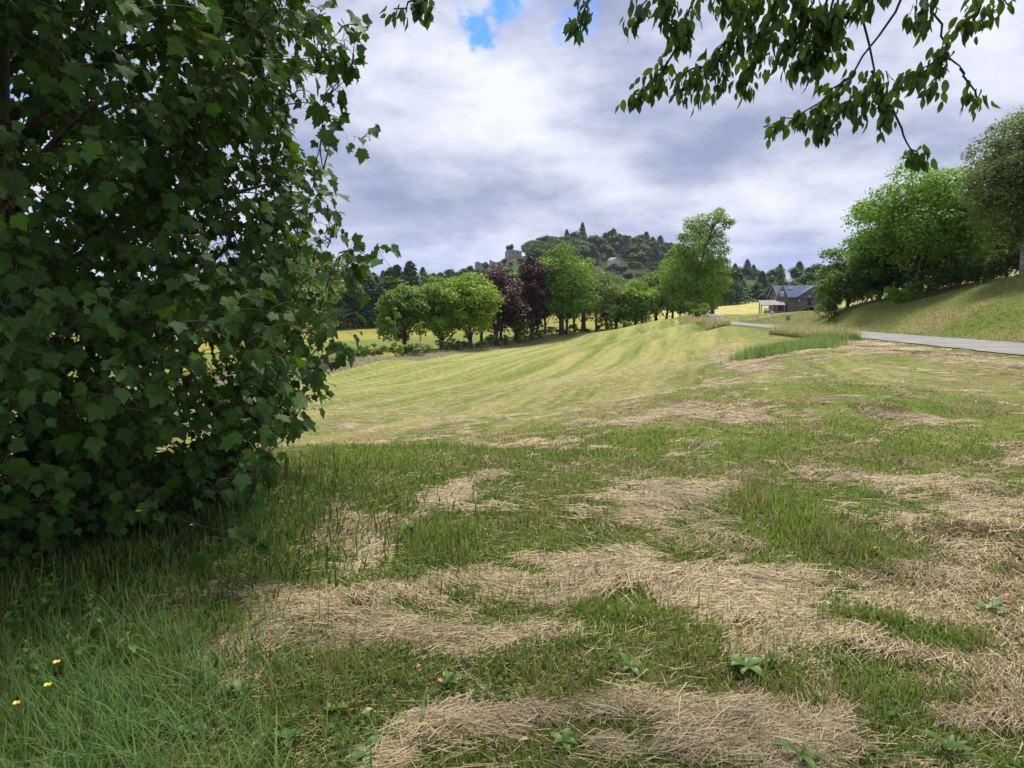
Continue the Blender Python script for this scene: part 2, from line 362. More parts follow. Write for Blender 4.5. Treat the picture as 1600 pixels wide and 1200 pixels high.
def m_boards(name, c, step=.16, axis=2):
    m, t = new_mat(name); tc = t.n('ShaderNodeTexCoord').outputs['Object']; xyz = t.n('ShaderNodeSeparateXYZ', {0: tc}).outputs
    b = t.m('FRACT', t.m('DIVIDE', xyz[axis], step)); idx = t.m('FLOOR', t.m('DIVIDE', xyz[axis], step))
    rn = t.n('ShaderNodeTexWhiteNoise', {'W': idx}, noise_dimensions='1D').outputs[0]
    n = t.noise(tc, 2.5, 6, .6); f = t.m('ADD', t.m('MULTIPLY', rn, .5), t.m('MULTIPLY', n, .6))
    base = t.mix(f, tuple(a*.65 for a in c), tuple(a*1.35 for a in c))
    base = t.mix(t.m('LESS_THAN', b, .08), base, tuple(a*.35 for a in c))
    t.n('ShaderNodeOutputMaterial', {0: t.n('ShaderNodeBsdfPrincipled', {'Base Color': base, 'Roughness': .95, 'Specular IOR Level': .1}).outputs[0]}); return m
BARK = m_plain('bark', (.10, .085, .065), (.045, .038, .03), 6, .95, (3, 3, .6), .6)
BARKP = m_plain('pale_bark', (.42, .40, .36), (.12, .11, .09), 5, .9, (1, 1, 3), .3)
TWIG = m_plain('twig_bark', (.055, .045, .03), (.03, .026, .02), 9, .85)

# ------------------------------------------------------------------ ground sheet
def build_ground():
    a = np.concatenate([np.radians(np.linspace(-50, 50, 520)), np.radians(np.linspace(50, 310, 150)[1:-1])])
    r = np.concatenate([[0.02, .4, .8], np.geomspace(1.1, 5000, 430)])
    A, R = np.meshgrid(a, r); X = (R*np.sin(A)).ravel(); Y = (R*np.cos(A)).ravel(); Z = h(X, Y)
    na, nr = len(a), len(r); i = np.arange(nr-1)[:, None]*na; j = np.arange(na)[None, :]; j2 = (j+1) % na
    F = np.stack([i+j, i+na+j, i+na+j2, i+j2], -1).reshape(-1, 4)[:, ::-1]
    c = ground_color(X, Y)
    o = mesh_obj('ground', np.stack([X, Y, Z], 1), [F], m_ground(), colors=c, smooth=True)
    tag(o, kind='structure')
build_ground()
def build_road():
    P = ROADC; d = np.gradient(P, axis=0); d /= np.linalg.norm(d, axis=1)[:, None]; n = np.stack([d[:, 1], -d[:, 0]], 1)
    ws = np.linspace(-1.9, 1.9, 9); V = []
    for k, w in enumerate(ws):
        wob = (fbm(P[:, 1]*1.2, P[:, 1]*0+k, 3, 3)-.5)*.35 if k in (0, 8) else 0
        q = P+n*(w+wob if k in (0, 8) else w)[:, None] if k in (0, 8) else P+n*w
        z = h(q[:, 0], q[:, 1])*.5+h(P[:, 0], P[:, 1])*.5 if abs(w) < 1.7 else h(q[:, 0], q[:, 1])
        z = h(q[:, 0], q[:, 1])+.05*(1-(abs(w)/2.1)**4)+.012
        V.append(np.stack([q[:, 0], q[:, 1], z], 1))
    V = np.concatenate(V); m = len(P); F = []
    for k in range(len(ws)-1):
        i = np.arange(m-1); F.append(np.stack([k*m+i, (k+1)*m+i, (k+1)*m+i+1, k*m+i+1], 1))
    mt, t = new_mat('asphalt'); pos = t.n('ShaderNodeNewGeometry').outputs['Position']
    n1 = t.noise(pos, 1.0, 6, .6); n2 = t.noise(pos, 30, 4, .7)
    base = t.mix(t.rng(t.m('ADD', t.m('MULTIPLY', n1, .6), t.m('MULTIPLY', n2, .4)), .35, .65), (.15, .148, .145), (.26, .255, .245))
    t.n('ShaderNodeOutputMaterial', {0: t.n('ShaderNodeBsdfPrincipled', {'Base Color': base, 'Roughness': .85}).outputs[0]})
    tag(mesh_obj('road', V, F, mt, smooth=True), kind='structure')
build_road()

# ------------------------------------------------------------------ leaf cards and trees
def unit(v): return v/np.maximum(np.linalg.norm(v, axis=-1, keepdims=True), 1e-9)
def cards(P, N, size, rs, aspect=.6, droop=0.0):
    """bent kite-shaped leaves: four corners each"""
    n = len(P); s = (size*rs.uniform(.6, 1.35, n))[:, None]
    t = unit(np.cross(N, rs.normal(size=(n, 3)))); t[:, 2] -= droop; t = unit(t); b = unit(np.cross(N, t)); nn = np.cross(t, b)
    v0 = P-t*s*.5; v1 = P+b*s*aspect*.5+nn*s*.08-t*s*.05; v2 = P+t*s*.5-nn*s*.12; v3 = P-b*s*aspect*.5+nn*s*.08-t*s*.05
    V = np.stack([v0, v1, v2, v3], 1).reshape(-1, 3); return V, np.arange(n*4).reshape(-1, 4)
def limb_pts(a, b, rs, bend=.12, n=5):
    a = np.array(a, float); b = np.array(b, float); L = np.linalg.norm(b-a); out = []
    off = rs.normal(size=3)*L*bend
    for i in range(n+1):
        t = i/n; out.append(a*(1-t)+b*t+off*math.sin(math.pi*t)+np.array([0, 0, L*.10*math.sin(math.pi*t)]))
    return out
def make_tree(name, label, cat, loc, H, crown, cbase, mat, ncards, csize, seed, bark=BARK, trunk_r=.18, blobs=26, airy=0.0, lean=(0, 0), top_bias=1.0, group=None, shape='round', forks=1, blobr=.34, tint=(1, 1, 1)):
    rs = np.random.default_rng(seed); T = thing(name, label, cat, loc, 0, group)
    cz0, cz1 = cbase, H; cc = np.array([lean[0], lean[1], (cz0+cz1)/2]); rz = (cz1-cz0)/2
    pos = []; tries = 0
    while len(pos) < blobs and tries < 4000:
        tries += 1; d = unit(rs.normal(size=3)); k = rs.uniform(.15, .86)**.6*.92; t = d[2]*k
        prof = 1.0
        if shape == 'cone': prof = .45+.55*(1-(t+1)/2)
        elif shape == 'egg': prof = .72+.38*(1-(t+1)/2) if t > -.6 else .8
        elif shape == 'spray': prof = .6+.5*math.sin((t+1)*2.2)
        p = cc+np.array([d[0]*k*crown*prof, d[1]*k*crown*prof, d[2]*k*rz])
        if p[2] < cz0+.04*H: continue
        if all(np.linalg.norm((p-q)/np.array([crown, crown, rz])) > .26-.01*min(tries/200, 10) for q in pos): pos.append(p)
    pos = np.array(pos); nb = len(pos)
    br = crown*blobr*rs.uniform(.7, 1.25, nb)*(1-.35*sstep(.3, 1.0, (pos[:, 2]-cc[2])/rz)); w = br**2; w /= w.sum()
    ids = rs.choice(nb, ncards, p=w); d = unit(rs.normal(size=(ncards, 3)))
    d[:, 2] = np.where((d[:, 2] < -.25) & (rs.random(ncards) < .6), -d[:, 2], d[:, 2])
    lump = 1+.35*(fbm(d[:, 0]*2.5+ids*3.1, d[:, 1]*2.5+d[:, 2]*2, 3, seed % 50)-.5)*2
    rad = br[ids]*(rs.uniform(.30, 1.0, ncards)**.45)*lump
    # sprays poking out of the clumps
    rad *= np.where(rs.random(ncards) < .06, rs.uniform(1.05, 1.4, ncards), 1)
    flat = np.array([1.12, 1.12, .72]); P = pos[ids]+d*rad[:, None]*flat
    N = unit(d*.55+np.array([0, 0, .75])+rs.normal(size=d.shape)*.45)
    V, F = cards(P, N, csize, rs, .62, .15)
    tb = rs.uniform(.75, 1.3, nb)[ids]*rs.uniform(.75, 1.25, ncards); tc = np.repeat(tb, 4)[:, None]*np.array(tint)
    mesh_obj('crown', V, [F], mat, T, colors=tc)
    mb = MB(); rs2 = rs
    top = cc+np.array([0, 0, rz*.55]); base = np.array([0, 0, -.25])
    for f in range(forks):
        off = rs2.normal(size=3)*crown*.18*(forks > 1); off[2] = 0
        tp = limb_pts(base+off*.15, top+off, rs2, .03, 8); n = len(tp)
        mb.tube(tp, [trunk_r*(1.35 if i == 0 else (1-i/n)**.8+.08)/(forks**.4) for i in range(n)], 8)
        for p in pos[f::forks][:22]:
            i = min(n-2, max(1, int((p[2]/H-.22)*n))); a = tp[i]
            if a[2] > p[2]: a = tp[max(1, i-2)]
            L = np.linalg.norm(p-a); q = limb_pts(a, p, rs2, .08, 4)
            r0 = min(trunk_r*.45, .018*L+.02); mb.tube(q, [r0*(1-.75*j/4) for j in range(5)], 5)
    mb.build('trunk', bark, T, True)
    return T
def conifer_mesh(H, R, seed, n=2600, size=.5, base=.08):
    rs = np.random.default_rng(seed); t = rs.random(n)**.75; z = (base+(1-base)*t)*H
    lay = np.floor(t*16)/16; rr = (R*(1-t)**.8+.12*R)*(.75+.35*rs.random(n))*(.75+.4*((t*16) % 1 < .6)); ang = rs.random(n)*2*np.pi
    rr *= .8+.4*vnoise(ang*2.2+lay*7, lay*20, 3); k = rs.random(n)**.35
    P = np.stack([np.cos(ang)*rr*k, np.sin(ang)*rr*k, z-rr*k*.28], 1)
    N = unit(np.stack([np.cos(ang)*.5, np.sin(ang)*.5, np.full(n, .8)], 1)+rs.normal(size=(n, 3))*.35)
    return cards(P, N, size, rs, .45, .35), rs
def conifer(name, label, cat, loc, H, R, mat, seed, n, size, group, parts=True):
    (V, F), rs = conifer_mesh(H, R, seed, n, size)
    tc = np.repeat(rs.uniform(.7, 1.25, len(F)), 4)[:, None]*np.ones(3)
    mb = MB(); mb.tube([(0, 0, -.5), (0, 0, H*.5), (0, 0, H*.97)], [.018*H, .010*H, .02], 6)
    if parts:
        T = thing(name, label, cat, loc, 0, group); mesh_obj('crown', V, [F], mat, T, colors=tc); mb.build('trunk', BARK, T, True); return T
def solid_tree(name, H, R, cb, mat, seed, n, size, conif=False, tint=(1, 1, 1)):
    """far tree: one mesh, too small in the photo to show its parts"""
    rs = np.random.default_rng(seed)
    if conif:
        (V, F), rs = conifer_mesh(H, R, seed, n, size)
    else:
        nb = 12; d = unit(rs.normal(size=(nb, 3))); pos = np.array([0, 0, (cb+H)/2])+d*np.array([R, R, (H-cb)/2])*rs.uniform(.3, .68, (nb, 1))
        ids = rs.integers(0, nb, n); dd = unit(rs.normal(size=(n, 3))); P = pos[ids]+dd*R*.42*(rs.random((n, 1))**.4)*rs.uniform(.8, 1.2, (n, 1))
        P[:, 2] = np.maximum(P[:, 2], cb*.7); V, F = cards(P, unit(dd*.6+np.array([0, 0, .8])+rs.normal(size=dd.shape)*.4), size, rs, .7)
    mb = MB(); mb.tube([(0, 0, -1), (0, 0, H*.5), (0, 0, H*.8)], [.02*H, .015*H, .03], 5)
    nv = len(V); fq = [f for f in mb.f if len(f) == 4]
    V = np.concatenate([V, np.array(mb.v)]); F = np.concatenate([F, np.array(fq)+nv])
    tc = np.ones((len(V), 3))*.35; tc[:nv] = np.repeat(rs.uniform(.7, 1.3, nv//4), 4)[:, None]; tc *= np.array(tint)
    return mesh_obj(name, V, [F], mat, colors=tc)

L_GRN = m_leaf('leaves_green', (.125, .225, .034))
L_BRT = m_leaf('leaves_bright', (.17, .29, .040), hue=(1.2, 1.1, .7))
L_YEL = m_leaf('leaves_yellow_green', (.19, .30, .034), hue=(1.3, 1.1, .6))
L_BLU = m_leaf('leaves_blue_green', (.11, .20, .058), hue=(1.3, 1.4, 1.1))
L_COP = m_leaf('leaves_copper', (.068, .034, .048), hue=(1.5, 1.2, 1.0), trans=.15)
L_DRK = m_leaf('leaves_dark', (.060, .115, .030))
L_GRY = m_leaf('leaves_grey_green', (.15, .205, .068))
L_CON = m_leaf('needles_dark', (.046, .088, .036), trans=.1)
L_RED = m_leaf('needles_brown', (.085, .068, .042), trans=.1)

RG = 'trees in the row beyond the mown field'
# (px of trunk, ground row, Y, top row, half width px, crown base fraction, material, shape, label)
ROWT = [
 (462,562,60,372,62,.30,L_GRY,'egg','pale barked tree in the tree row, behind the edge of the maple',BARKP,18,.2),
 (632,545,80,440,33,.20,L_GRN,'round','small round green tree at the left end of the visible tree row',BARK,22,.2),
 (690,545,82,424,32,.16,L_BRT,'egg','light green tree between the small round tree and the yellow green one',BARK,24,.1),
 (735,538,84,421,37,.24,L_YEL,'round','broad yellow green tree left of the dark purple trees',BARK,34,.1),
 (776,531,91,402,36,.18,L_COP,'egg','dark purple copper beech directly behind the yellow green tree',BARK,24,.1),
 (806,528,97,408,22,.18,L_BLU,'egg','blue green tree between the two dark purple trees',BARK,26,.1),
 (830,527,97,389,28,.16,L_COP,'cone','taller dark purple beech with pointed top, right of the blue green tree',BARK,24,.1),
 (878,525,100,373,40,.22,L_GRN,'egg','largest dense green tree in the middle of the row',BARK,40,0),
 (912,522,108,392,40,.22,L_GRY,'spray','loose grey green tree with leaning trunk right of the largest green tree',BARK,26,.2),
 (962,514,112,432,26,.12,L_GRN,'round','small green tree in front of the grey green tree',BARK,18,0),
 (990,512,113,434,30,.12,L_BRT,'round','rounded bright green tree towards the right end of the row',BARK,26,0),
 (1025,510,120,418,30,.12,L_GRN,'egg','darker green tree right of the rounded bright green tree',BARK,26,0),
 (1062,507,124,440,24,.12,L_DRK,'egg','low dark tree under the left side of the tall airy tree',BARK,20,0),
 (1112,502,130,395,24,.12,L_DRK,'egg','dark tree just behind the right side of the tall airy tree',BARK,20,0),
]
for k, (px, py, Y, top, hw, cb, mat, shp, lab, bk, nb, ay) in enumerate(ROWT):
    X = (px-800)/FPX*Y; z = h1(X, Y); d = pix_dir(px, top); zt = EYE+d.z/d.y*Y; H = zt-z; R = hw/FPX*Y*1.36
    make_tree('copper_beech' if mat is L_COP else 'broadleaf_tree', lab, 'tree', (X, Y, z), H, R, H*cb*.38, mat, int(7500+R*H*95), .36, 100+k, bark=bk,
              trunk_r=.028*H if bk is BARK else .02*H, blobs=int(nb*1.35), shape=shp, group=RG, blobr=.38)
# the tall airy tree at the end of the row: dense lower crown and a thin, leaning upper crown
def tall_tree():
    px, Y = 1088, 112; X = (px-800)/FPX*Y; z = h1(X, Y)
    T = thing('broadleaf_tree', 'tall airy green tree with thin open top at the right end of the row', 'tree', (X, Y, z), 0, RG)
    rs = np.random.default_rng(5); s = Y/FPX; mb = MB(); Vs = []; Fs = []; tcs = []; off = 0
    trunk = [(0, 0, -.3), (.1, 0, 3), (-.1, 0, 6.5), (.7, 0, 10), (1.8, 0, 13.5), (3.6, .2, 16.0)]
    mb.tube(trunk, [.48, .36, .28, .2, .12, .04], 8)
    bl = []
    for (bx, by, r) in [(1062,470,18),(1050,445,16),(1075,440,22),(1100,450,22),(1060,418,17),(1090,415,24),(1117,430,17),(1052,400,11),(1073,393,18),(1103,392,17),(1080,372,14),(1085,420,20),(1070,400,16),(1095,440,22),(1045,425,14),(1058,448,18),(1112,412,14),(1120,455,13),(1090,465,18),(1050,480,12),(1092,372,14),(1115,385,12),
                        (1100,366,12),(1070,360,10),(1117,372,9),(1124,352,9),(1108,350,9),(1130,362,6),(1118,342,7),(1134,358,5),(1092,352,9),(1085,480,15),(1110,475,14),(1070,485,11),(1100,490,10),(1128,448,10),(1045,468,9),(1126,400,8),(1060,380,7)]:
        bl.append(((bx-px)*s, rs.uniform(-.5, .5)*r*s*2.2, (503-by)*s*1.0-.0, r*s))
    for (x, y, zz, r) in bl:
        n = int(90+r*r*215); d = unit(rs.normal(size=(n, 3))); P = np.array([x, y, zz])+d*(rs.uniform(.2, 1.0, (n, 1))**.5)*r*(.75+.9*fbm(d[:, 0]*3+x, d[:, 2]*3+zz, 3, 5))[:, None]*np.array([1.1, 1.3, .9])
        V, F = cards(P, unit(d*.5+np.array([0, 0, .8])+rs.normal(size=d.shape)*.4), .34, rs, .6, .15)
        Vs.append(V); Fs.append(F+off); off += len(V); tcs.append(np.repeat(rs.uniform(.8, 1.2)*rs.uniform(.75, 1.25, n), 4))
        i = int(np.clip(zz/3.2-.6, 0, 4)); mb.tube(limb_pts(trunk[i], (x, y, zz), rs, .08, 4), [.10, .08, .06, .045, .03], 5)
    mesh_obj('crown', np.concatenate(Vs), [np.concatenate(Fs)], L_BRT, T, colors=np.concatenate(tcs)[:, None]*np.ones(3)); mb.build('trunk', BARK, T, True)
tall_tree()
# thinner trees that make up the second line of the avenue: trunk and its own small crown
rs0 = np.random.default_rng(77)
_NB = [(560, 'far left of the slim sapling'), (625, 'beside the slim sapling'), (660, 'below the small round tree'), (712, 'below the light green tree'), (765, 'below the yellow green tree'), (800, 'below the left purple beech'), (822, 'below the blue green tree'), (845, 'below the right purple beech'), (895, 'below the largest green tree'), (935, 'below the leaning grey green tree'), (975, 'below the small green tree'), (1010, 'below the rounded bright green tree'), (1045, 'below the darker green tree'), (1200, 'below the tall airy tree')]
_seen = {}
def near_row(px, what):
    w = next(n for q, n in _NB if px < q); k = _seen[(what, w)] = _seen.get((what, w), 0)+1
    return what+' '+w+['', ', right of the first', ', third from the left', ', fourth from the left'][min(k, 4)-1]
for k, (px, Y, hh, mi) in enumerate([(752,97,8,2),(782,101,8.5,0),(812,108,9.5,1),(838,110,10,0),(852,115,9.5,1),(885,114,10,0),(898,118,9,1),(932,116,9,0),(948,122,8,1),(975,121,7.5,0),(1003,122,8,1),(1040,126,9,0),(1050,130,8,1),(1075,128,7,0)]):
    X = (px-800)/FPX*Y
    make_tree('broadleaf_tree', near_row(px, ['slender dark green', 'slender green', 'slender purple'][mi]+' back line tree').replace('below', 'behind'), 'tree', (X, Y, h1(X, Y)), hh*1.08, rs0.uniform(2.7, 3.5), hh*.20, [L_DRK, L_GRN, L_COP][mi], 4200, .36, 200+k, trunk_r=.2, blobs=12, group='slender trees in the back line of the row')
# saplings and hedge plants before the row
for k, (px, py, Y, hh, R) in enumerate([(616,558,70,5.2,.8),(656,540,76,4.2,.7),(820,526,96,3.6,.9)]):
    X = (px-800)/FPX*Y
    make_tree('sapling', ['slim sapling just left of the small round green tree', 'slim sapling between the small round tree and the light green tree', 'sapling at the foot of the dark purple beech'][k], 'sapling', (X, Y, h1(X, Y)), hh, R, hh*.35, L_BRT, 350, .26, 300+k, bark=BARKP, trunk_r=.05, blobs=7)
for k in range(26):
    px = 520+k*19+rs0.uniform(-7, 7); Xa = (px-800)/FPX; Y = float(np.interp(px, [520, 690, 900, 1090], [57, 78, 104, 108]))+rs0.uniform(-1, 1.5); X = Xa*Y
    make_tree('shrub', near_row(px, 'low '+['green', 'grey green', 'bright green'][k % 3]+' shrub'), 'shrub', (X, Y, h1(X, Y)), rs0.uniform(.9, 2.0)*(1.35 if k == 7 else 1), rs0.uniform(.7, 1.3), .05, [L_GRN, L_GRY, L_BRT][k % 3], 420, .26, 330+k, trunk_r=.03, blobs=7, group='shrubs under the tree row')
fpm = m_plain('weathered_post', (.20, .18, .15), (.12, .11, .09), 8)
for k in range(12):
    px = 700+k*17; Y = float(np.interp(px, [690, 900], [80, 106])); X = (px-800)/FPX*Y; T = thing('fence_post', 'thin weathered fence post in the grass under the tree row', 'post', (X, Y, h1(X, Y)), 0, 'fence posts under the tree row')
    m = MB(); m.tube([(0, 0, -.3), (.02*(k % 3-1), 0, .6), (.04*(k % 3-1), 0, 1.15), (.04*(k % 3-1), 0, 1.2)], [.06, .055, .05, .02], 7); m.build('post_body', fpm, T); m = MB(); m.box(-.07, .07, -.075, -.06, .85, .95); m.build('wire_cleat', fpm, T)
# round shrub at the end of the row
X = (1088-800)/FPX*104; make_tree('shrub', 'leafy round bush at the foot of the tall airy tree', 'shrub', (X, 104, h1(X, 104)), 2.6, 1.9, .05, L_BRT, 900, .28, 399, trunk_r=.05, blobs=10)

# right hand group on the bank
def at(px, Y): X = (px-800)/FPX*Y; return (X, Y, h1(X, Y))
def topH(px, top, Y):
    p = at(px, Y); d = pix_dir(px, top); return EYE+d.z/d.y*Y-p[2]
for k, (nm, lab, cat, px, Y, top, hw, cb, mat, n, cs, bk, nb, shp, fk, ti) in enumerate([
 ('broadleaf_tree', 'big spreading green tree with forked trunk on the bank above the road', 'tree', 1432, 46, 240, 84, .04, L_GRN, 26000, .21, BARK, 48, 'round', 3, (1.15, 1.2, 1)),
 ('broadleaf_tree', 'mid sized green tree on the left shoulder of the big spreading tree', 'tree', 1368, 50, 288, 52, .04, L_GRN, 9000, .22, BARK, 26, 'egg', 2, (1.1, 1.2, 1)),
 ('broadleaf_tree', 'lower green tree at the left of the bank, nearest the barn', 'tree', 1320, 56, 345, 42, .03, L_GRN, 6500, .22, BARK, 22, 'egg', 2, (.9, .95, 1)),
 ('shrub', 'dark leafy bush right beside the wooden barn at the foot of the bank', 'shrub', 1294, 60, 415, 22, .02, L_DRK, 3200, .22, BARK, 14, 'egg', 1, (1.3, 1.3, 1)),
 ('birch_tree', 'tall grey green birch at the right edge with drooping foliage', 'tree', 1592, 38, 140, 80, .05, L_GRY, 46000, .15, BARKP, 60, 'egg', 1, (.8, .82, .85)),
 ('birch_tree', 'second birch further right on the bank', 'tree', 1720, 38, 120, 80, .15, L_GRY, 12000, .15, BARKP, 40, 'egg', 1, (.62, .62, .62)),
 ('broadleaf_tree', 'green tree between the big spreading tree and the birch', 'tree', 1522, 50, 280, 46, .05, L_GRN, 6500, .22, BARK, 22, 'egg', 2, (.8, .85, .9)),
 ('broadleaf_tree', 'dark tree behind the birch on the right bank', 'tree', 1640, 48, 260, 80, .05, L_DRK, 8000, .25, BARK, 26, 'round', 1, (.9, .9, .9)),
]):
    H = topH(px, top, Y); R = hw/FPX*Y*1.18
    make_tree(nm, lab, cat, at(px, Y), H, R, H*cb, mat, n, cs, 400+k, bark=bk, trunk_r=.022*H, blobs=nb, shape=shp, forks=fk, tint=ti, blobr=.34)
for k, (px, Y, hh, R, mi) in enumerate([(1345,49,1.6,1.1,0),(1395,45,1.3,.9,1),(1425,44,1.2,.8,0),(1460,43,1.6,1.0,2),(1490,43,1.8,1.2,2),(1530,41,2.0,1.3,2),(1565,40,1.7,1.2,2),(1600,39.5,1.6,1.2,2),(1292,62,1.3,1.0,0)]):
    make_tree('shrub', ['low green bush under the left shoulder of the big bank tree', 'small bright bush left of the forked trunk', 'small green bush right under the forked trunk', 'dark bush just right of the forked trunk', 'dark bush between the forked tree and the middle bank tree', 'dark bush below the middle bank tree', 'dark bush just left of the birch trunk', 'dark bush at the foot of the birch', 'green bush on the verge just right of the barn'][k], 'shrub', at(px, Y), hh, R, .03, [L_GRN, L_BRT, L_DRK][mi], 1300, .15, 450+k, trunk_r=.03, blobs=9, group='bushes on the bank')

for k in range(16):
    px = 1300+k*24; Y = 51-k*.45+rs0.uniform(-1, 2)
    make_tree('shrub', ('green' if k % 3 == 0 else 'dark')+' tall shrub in the shade '+['just right of the barn', 'behind the lower green tree', 'behind the left shoulder tree, nearer the barn', 'behind the left shoulder tree, nearer the big tree', 'behind the left side of the big spreading tree', 'directly behind the forked trunk', 'behind the forked trunk, slightly to its right', 'behind the right side of the big spreading tree', 'at the right end of the big spreading tree', 'left of the middle bank tree', 'directly behind the middle bank tree', 'between the middle bank tree and the birch', 'behind the left side of the birch', 'directly behind the birch trunk', 'at the right frame edge behind the birch', 'beyond the right side of the birch'][k], 'shrub', at(px, Y), rs0.uniform(2.6, 4.2), rs0.uniform(1.8, 2.4), .03, L_DRK if k % 3 else L_GRN, 2600, .2, 480+k, trunk_r=.05, blobs=14, group='dark shrubs behind the trees on the bank', tint=(1, 1, 1) if k % 3 else (.6, .6, .6))
# ------------------------------------------------------------------ far woods
protos = []
for k, (H, R, cb, mat, con, ti) in enumerate([(15,5.5,2,L_DRK,0,(.8,.88,1.0)),(13,5,1.5,L_GRN,0,(.45,.5,.62)),(17,4.6,.5,L_CON,1,(1.1,1.15,1.3)),(15,4.8,.5,L_CON,1,(1.3,1.5,1.3)),(14,4.4,1,L_RED,1,(1,1,1)),(10,4.5,1,L_GRY,0,(.42,.48,.6))]):
    o = solid_tree(['broadleaf_tree', 'broadleaf_tree', 'conifer_tree', 'conifer_tree', 'larch_tree', 'broadleaf_tree'][k], H, R, cb, mat, 500+k, 2600 if con else 2200, .95 if not con else .9, bool(con), ti)
    protos.append((o, H, [False]))
_KIND = ['dark round', 'mid green round', 'narrow dark pointed', 'dark green pointed', 'brownish pointed', 'grey green round']
def put(i, X, Y, s, label, group, cat='tree', dz=0, sx=1.0):
    for w in ('tall dark tree', 'dark tree in', 'green tree', 'small tree', 'bushy tree', 'tree on'):
        if label.startswith(w): label = _KIND[i]+' tree'+label[len(w.split(' in')[0].split(' on')[0]):]; break
    o, H, used = protos[i]
    c = o if not used[0] else o.copy()
    if used[0]: col.objects.link(c)
    used[0] = True
    c.location = (X, Y, h1(X, Y)-.3+dz); c.scale = (s*sx, s*sx, s); c.rotation_euler = (0, 0, random.Random(int(X*13+Y*7)).uniform(0, 6.28)); tag(c, label, cat, group); return c
rs1 = np.random.default_rng(12)
# wood covering the hill
for k in range(165):
    px = rs1.uniform(826, 1072); rowt = float(np.interp(px, [828, 870, 905, 940, 990, 1040, 1075], [392, 372, 360, 364, 374, 392, 402])); rowb = float(np.interp(px, [828, 900, 1000, 1075], [412, 396, 402, 412]))
    f = rs1.random()**.8; Y = 655-f*110
    con = rs1.random() < sstep(900, 980, px)*.45+.05
    i = (4 if rs1.random() < sstep(930, 1010, px)*.5 else int(rs1.choice([2, 3]))) if con else int(rs1.choice([0, 0, 0, 1]))
    if Y < 575 and 930 < px < 990: continue
    put(i, (px-800)/FPX*Y, Y, rs1.uniform(.7, 1.05), 'dark tree in the wood that covers the distant hill', 'trees of the hill wood', sx=1.6)
put(2, (908-800)/FPX*640, 640, 1.15, 'tallest pointed conifer standing out on the hilltop', 'trees of the hill wood')
put(2, (884-800)/FPX*640, 640, .95, 'narrow conifer on the hill left of the tallest one', 'trees of the hill wood')
# lower slopes and the ridge to the right
for k in range(60):
    px = rs1.uniform(1035, 1300); Y = rs1.uniform(300, 600)
    if 1155 < px < 1185 and Y < 420: Y = 520
    i = int(rs1.choice([0, 1, 2, 3, 5])); put(i, (px-800)/FPX*Y, Y, rs1.uniform(.6, .95), 'tree on the wooded ridge to the right of the hill', 'trees of the right ridge', sx=1.35)
for k in range(60):
    px = rs1.uniform(840, 1070); Y = rs1.uniform(400, 555)
    i = int(rs1.choice([0, 1, 5, 5])); put(i, (px-800)/FPX*Y, Y, rs1.uniform(.35, .62), 'small tree on the open slope below the hill wood', 'trees of the hill slope', sx=1.5)
for k in range(58):
    px = rs1.uniform(540, 850); Y = rs1.uniform(330, 550)
    i = int(rs1.choice([0, 1, 5, 2])); put(i, (px-800)/FPX*Y, Y, rs1.uniform(.4, .75), 'tree on the low land left of the castle ruin', 'trees left of the hill', sx=1.4)
for px_, Y_, s_, i_ in [(822,588,.6,0),(812,560,.45,5),(788,560,.42,0),(773,548,.4,1),(742,548,.42,5),(735,555,.5,0),(798,552,.4,5),(838,575,.75,0),(852,570,.8,0),(868,560,.6,1),(825,545,.5,5)]:
    put(i_, (px_-800)/FPX*Y_, Y_, s_, 'bushy tree close to the castle ruin walls', 'trees around the castle ruin', sx=1.5)
put(5, (797-800)/FPX*596, 596, .95, 'lone round topped tree rising behind the castle ruin', 'trees left of the hill', dz=3)
put(0, (760-800)/FPX*552, 552, .55, 'round dark tree standing in front of the left ruin wall', 'trees left of the hill')
# dark wood behind the yellow meadow
for k in range(74):
    px = rs1.uniform(120, 700); Y = rs1.uniform(203, 240)
    i = int(rs1.choice([2, 3, 2, 3, 1, 0, 0])); put(i, (px-800)/FPX*Y, Y, rs1.uniform(.9, 1.18), 'tall dark tree in the wood behind the yellow meadow', 'trees behind the yellow meadow', sx=1.25)
for k in range(26):
    px = rs1.uniform(680, 1110); Y = rs1.uniform(230, 300)
    i = int(rs1.choice([0, 1, 5])); put(i, (px-800)/FPX*Y, Y, rs1.uniform(.6, .85), 'green tree seen between the crowns of the tree row', 'trees behind the tree row', sx=1.4)
for k, (px, Y, s, i) in enumerate([(1140,235,.78,3),(1130,240,.7,2),(1150,242,.72,3)]):
    put(i, (px-800)/FPX*Y, Y, s, ['broad dark conifer at the left end of the pale hay field', 'dark conifer directly behind the tall airy tree', 'right conifer of the clump by the pale hay field'][k], 'conifers by the pale hay field', sx=1.5)
for k in range(20):
    px = 1155+k*6.7; Y = rs1.uniform(268, 285)
    i = int(rs1.choice([1, 5, 0])); put(i, (px-800)/FPX*Y, Y, rs1.uniform(.4, .68), 'green tree along the far edge of the pale hay field', 'trees behind the pale hay field')

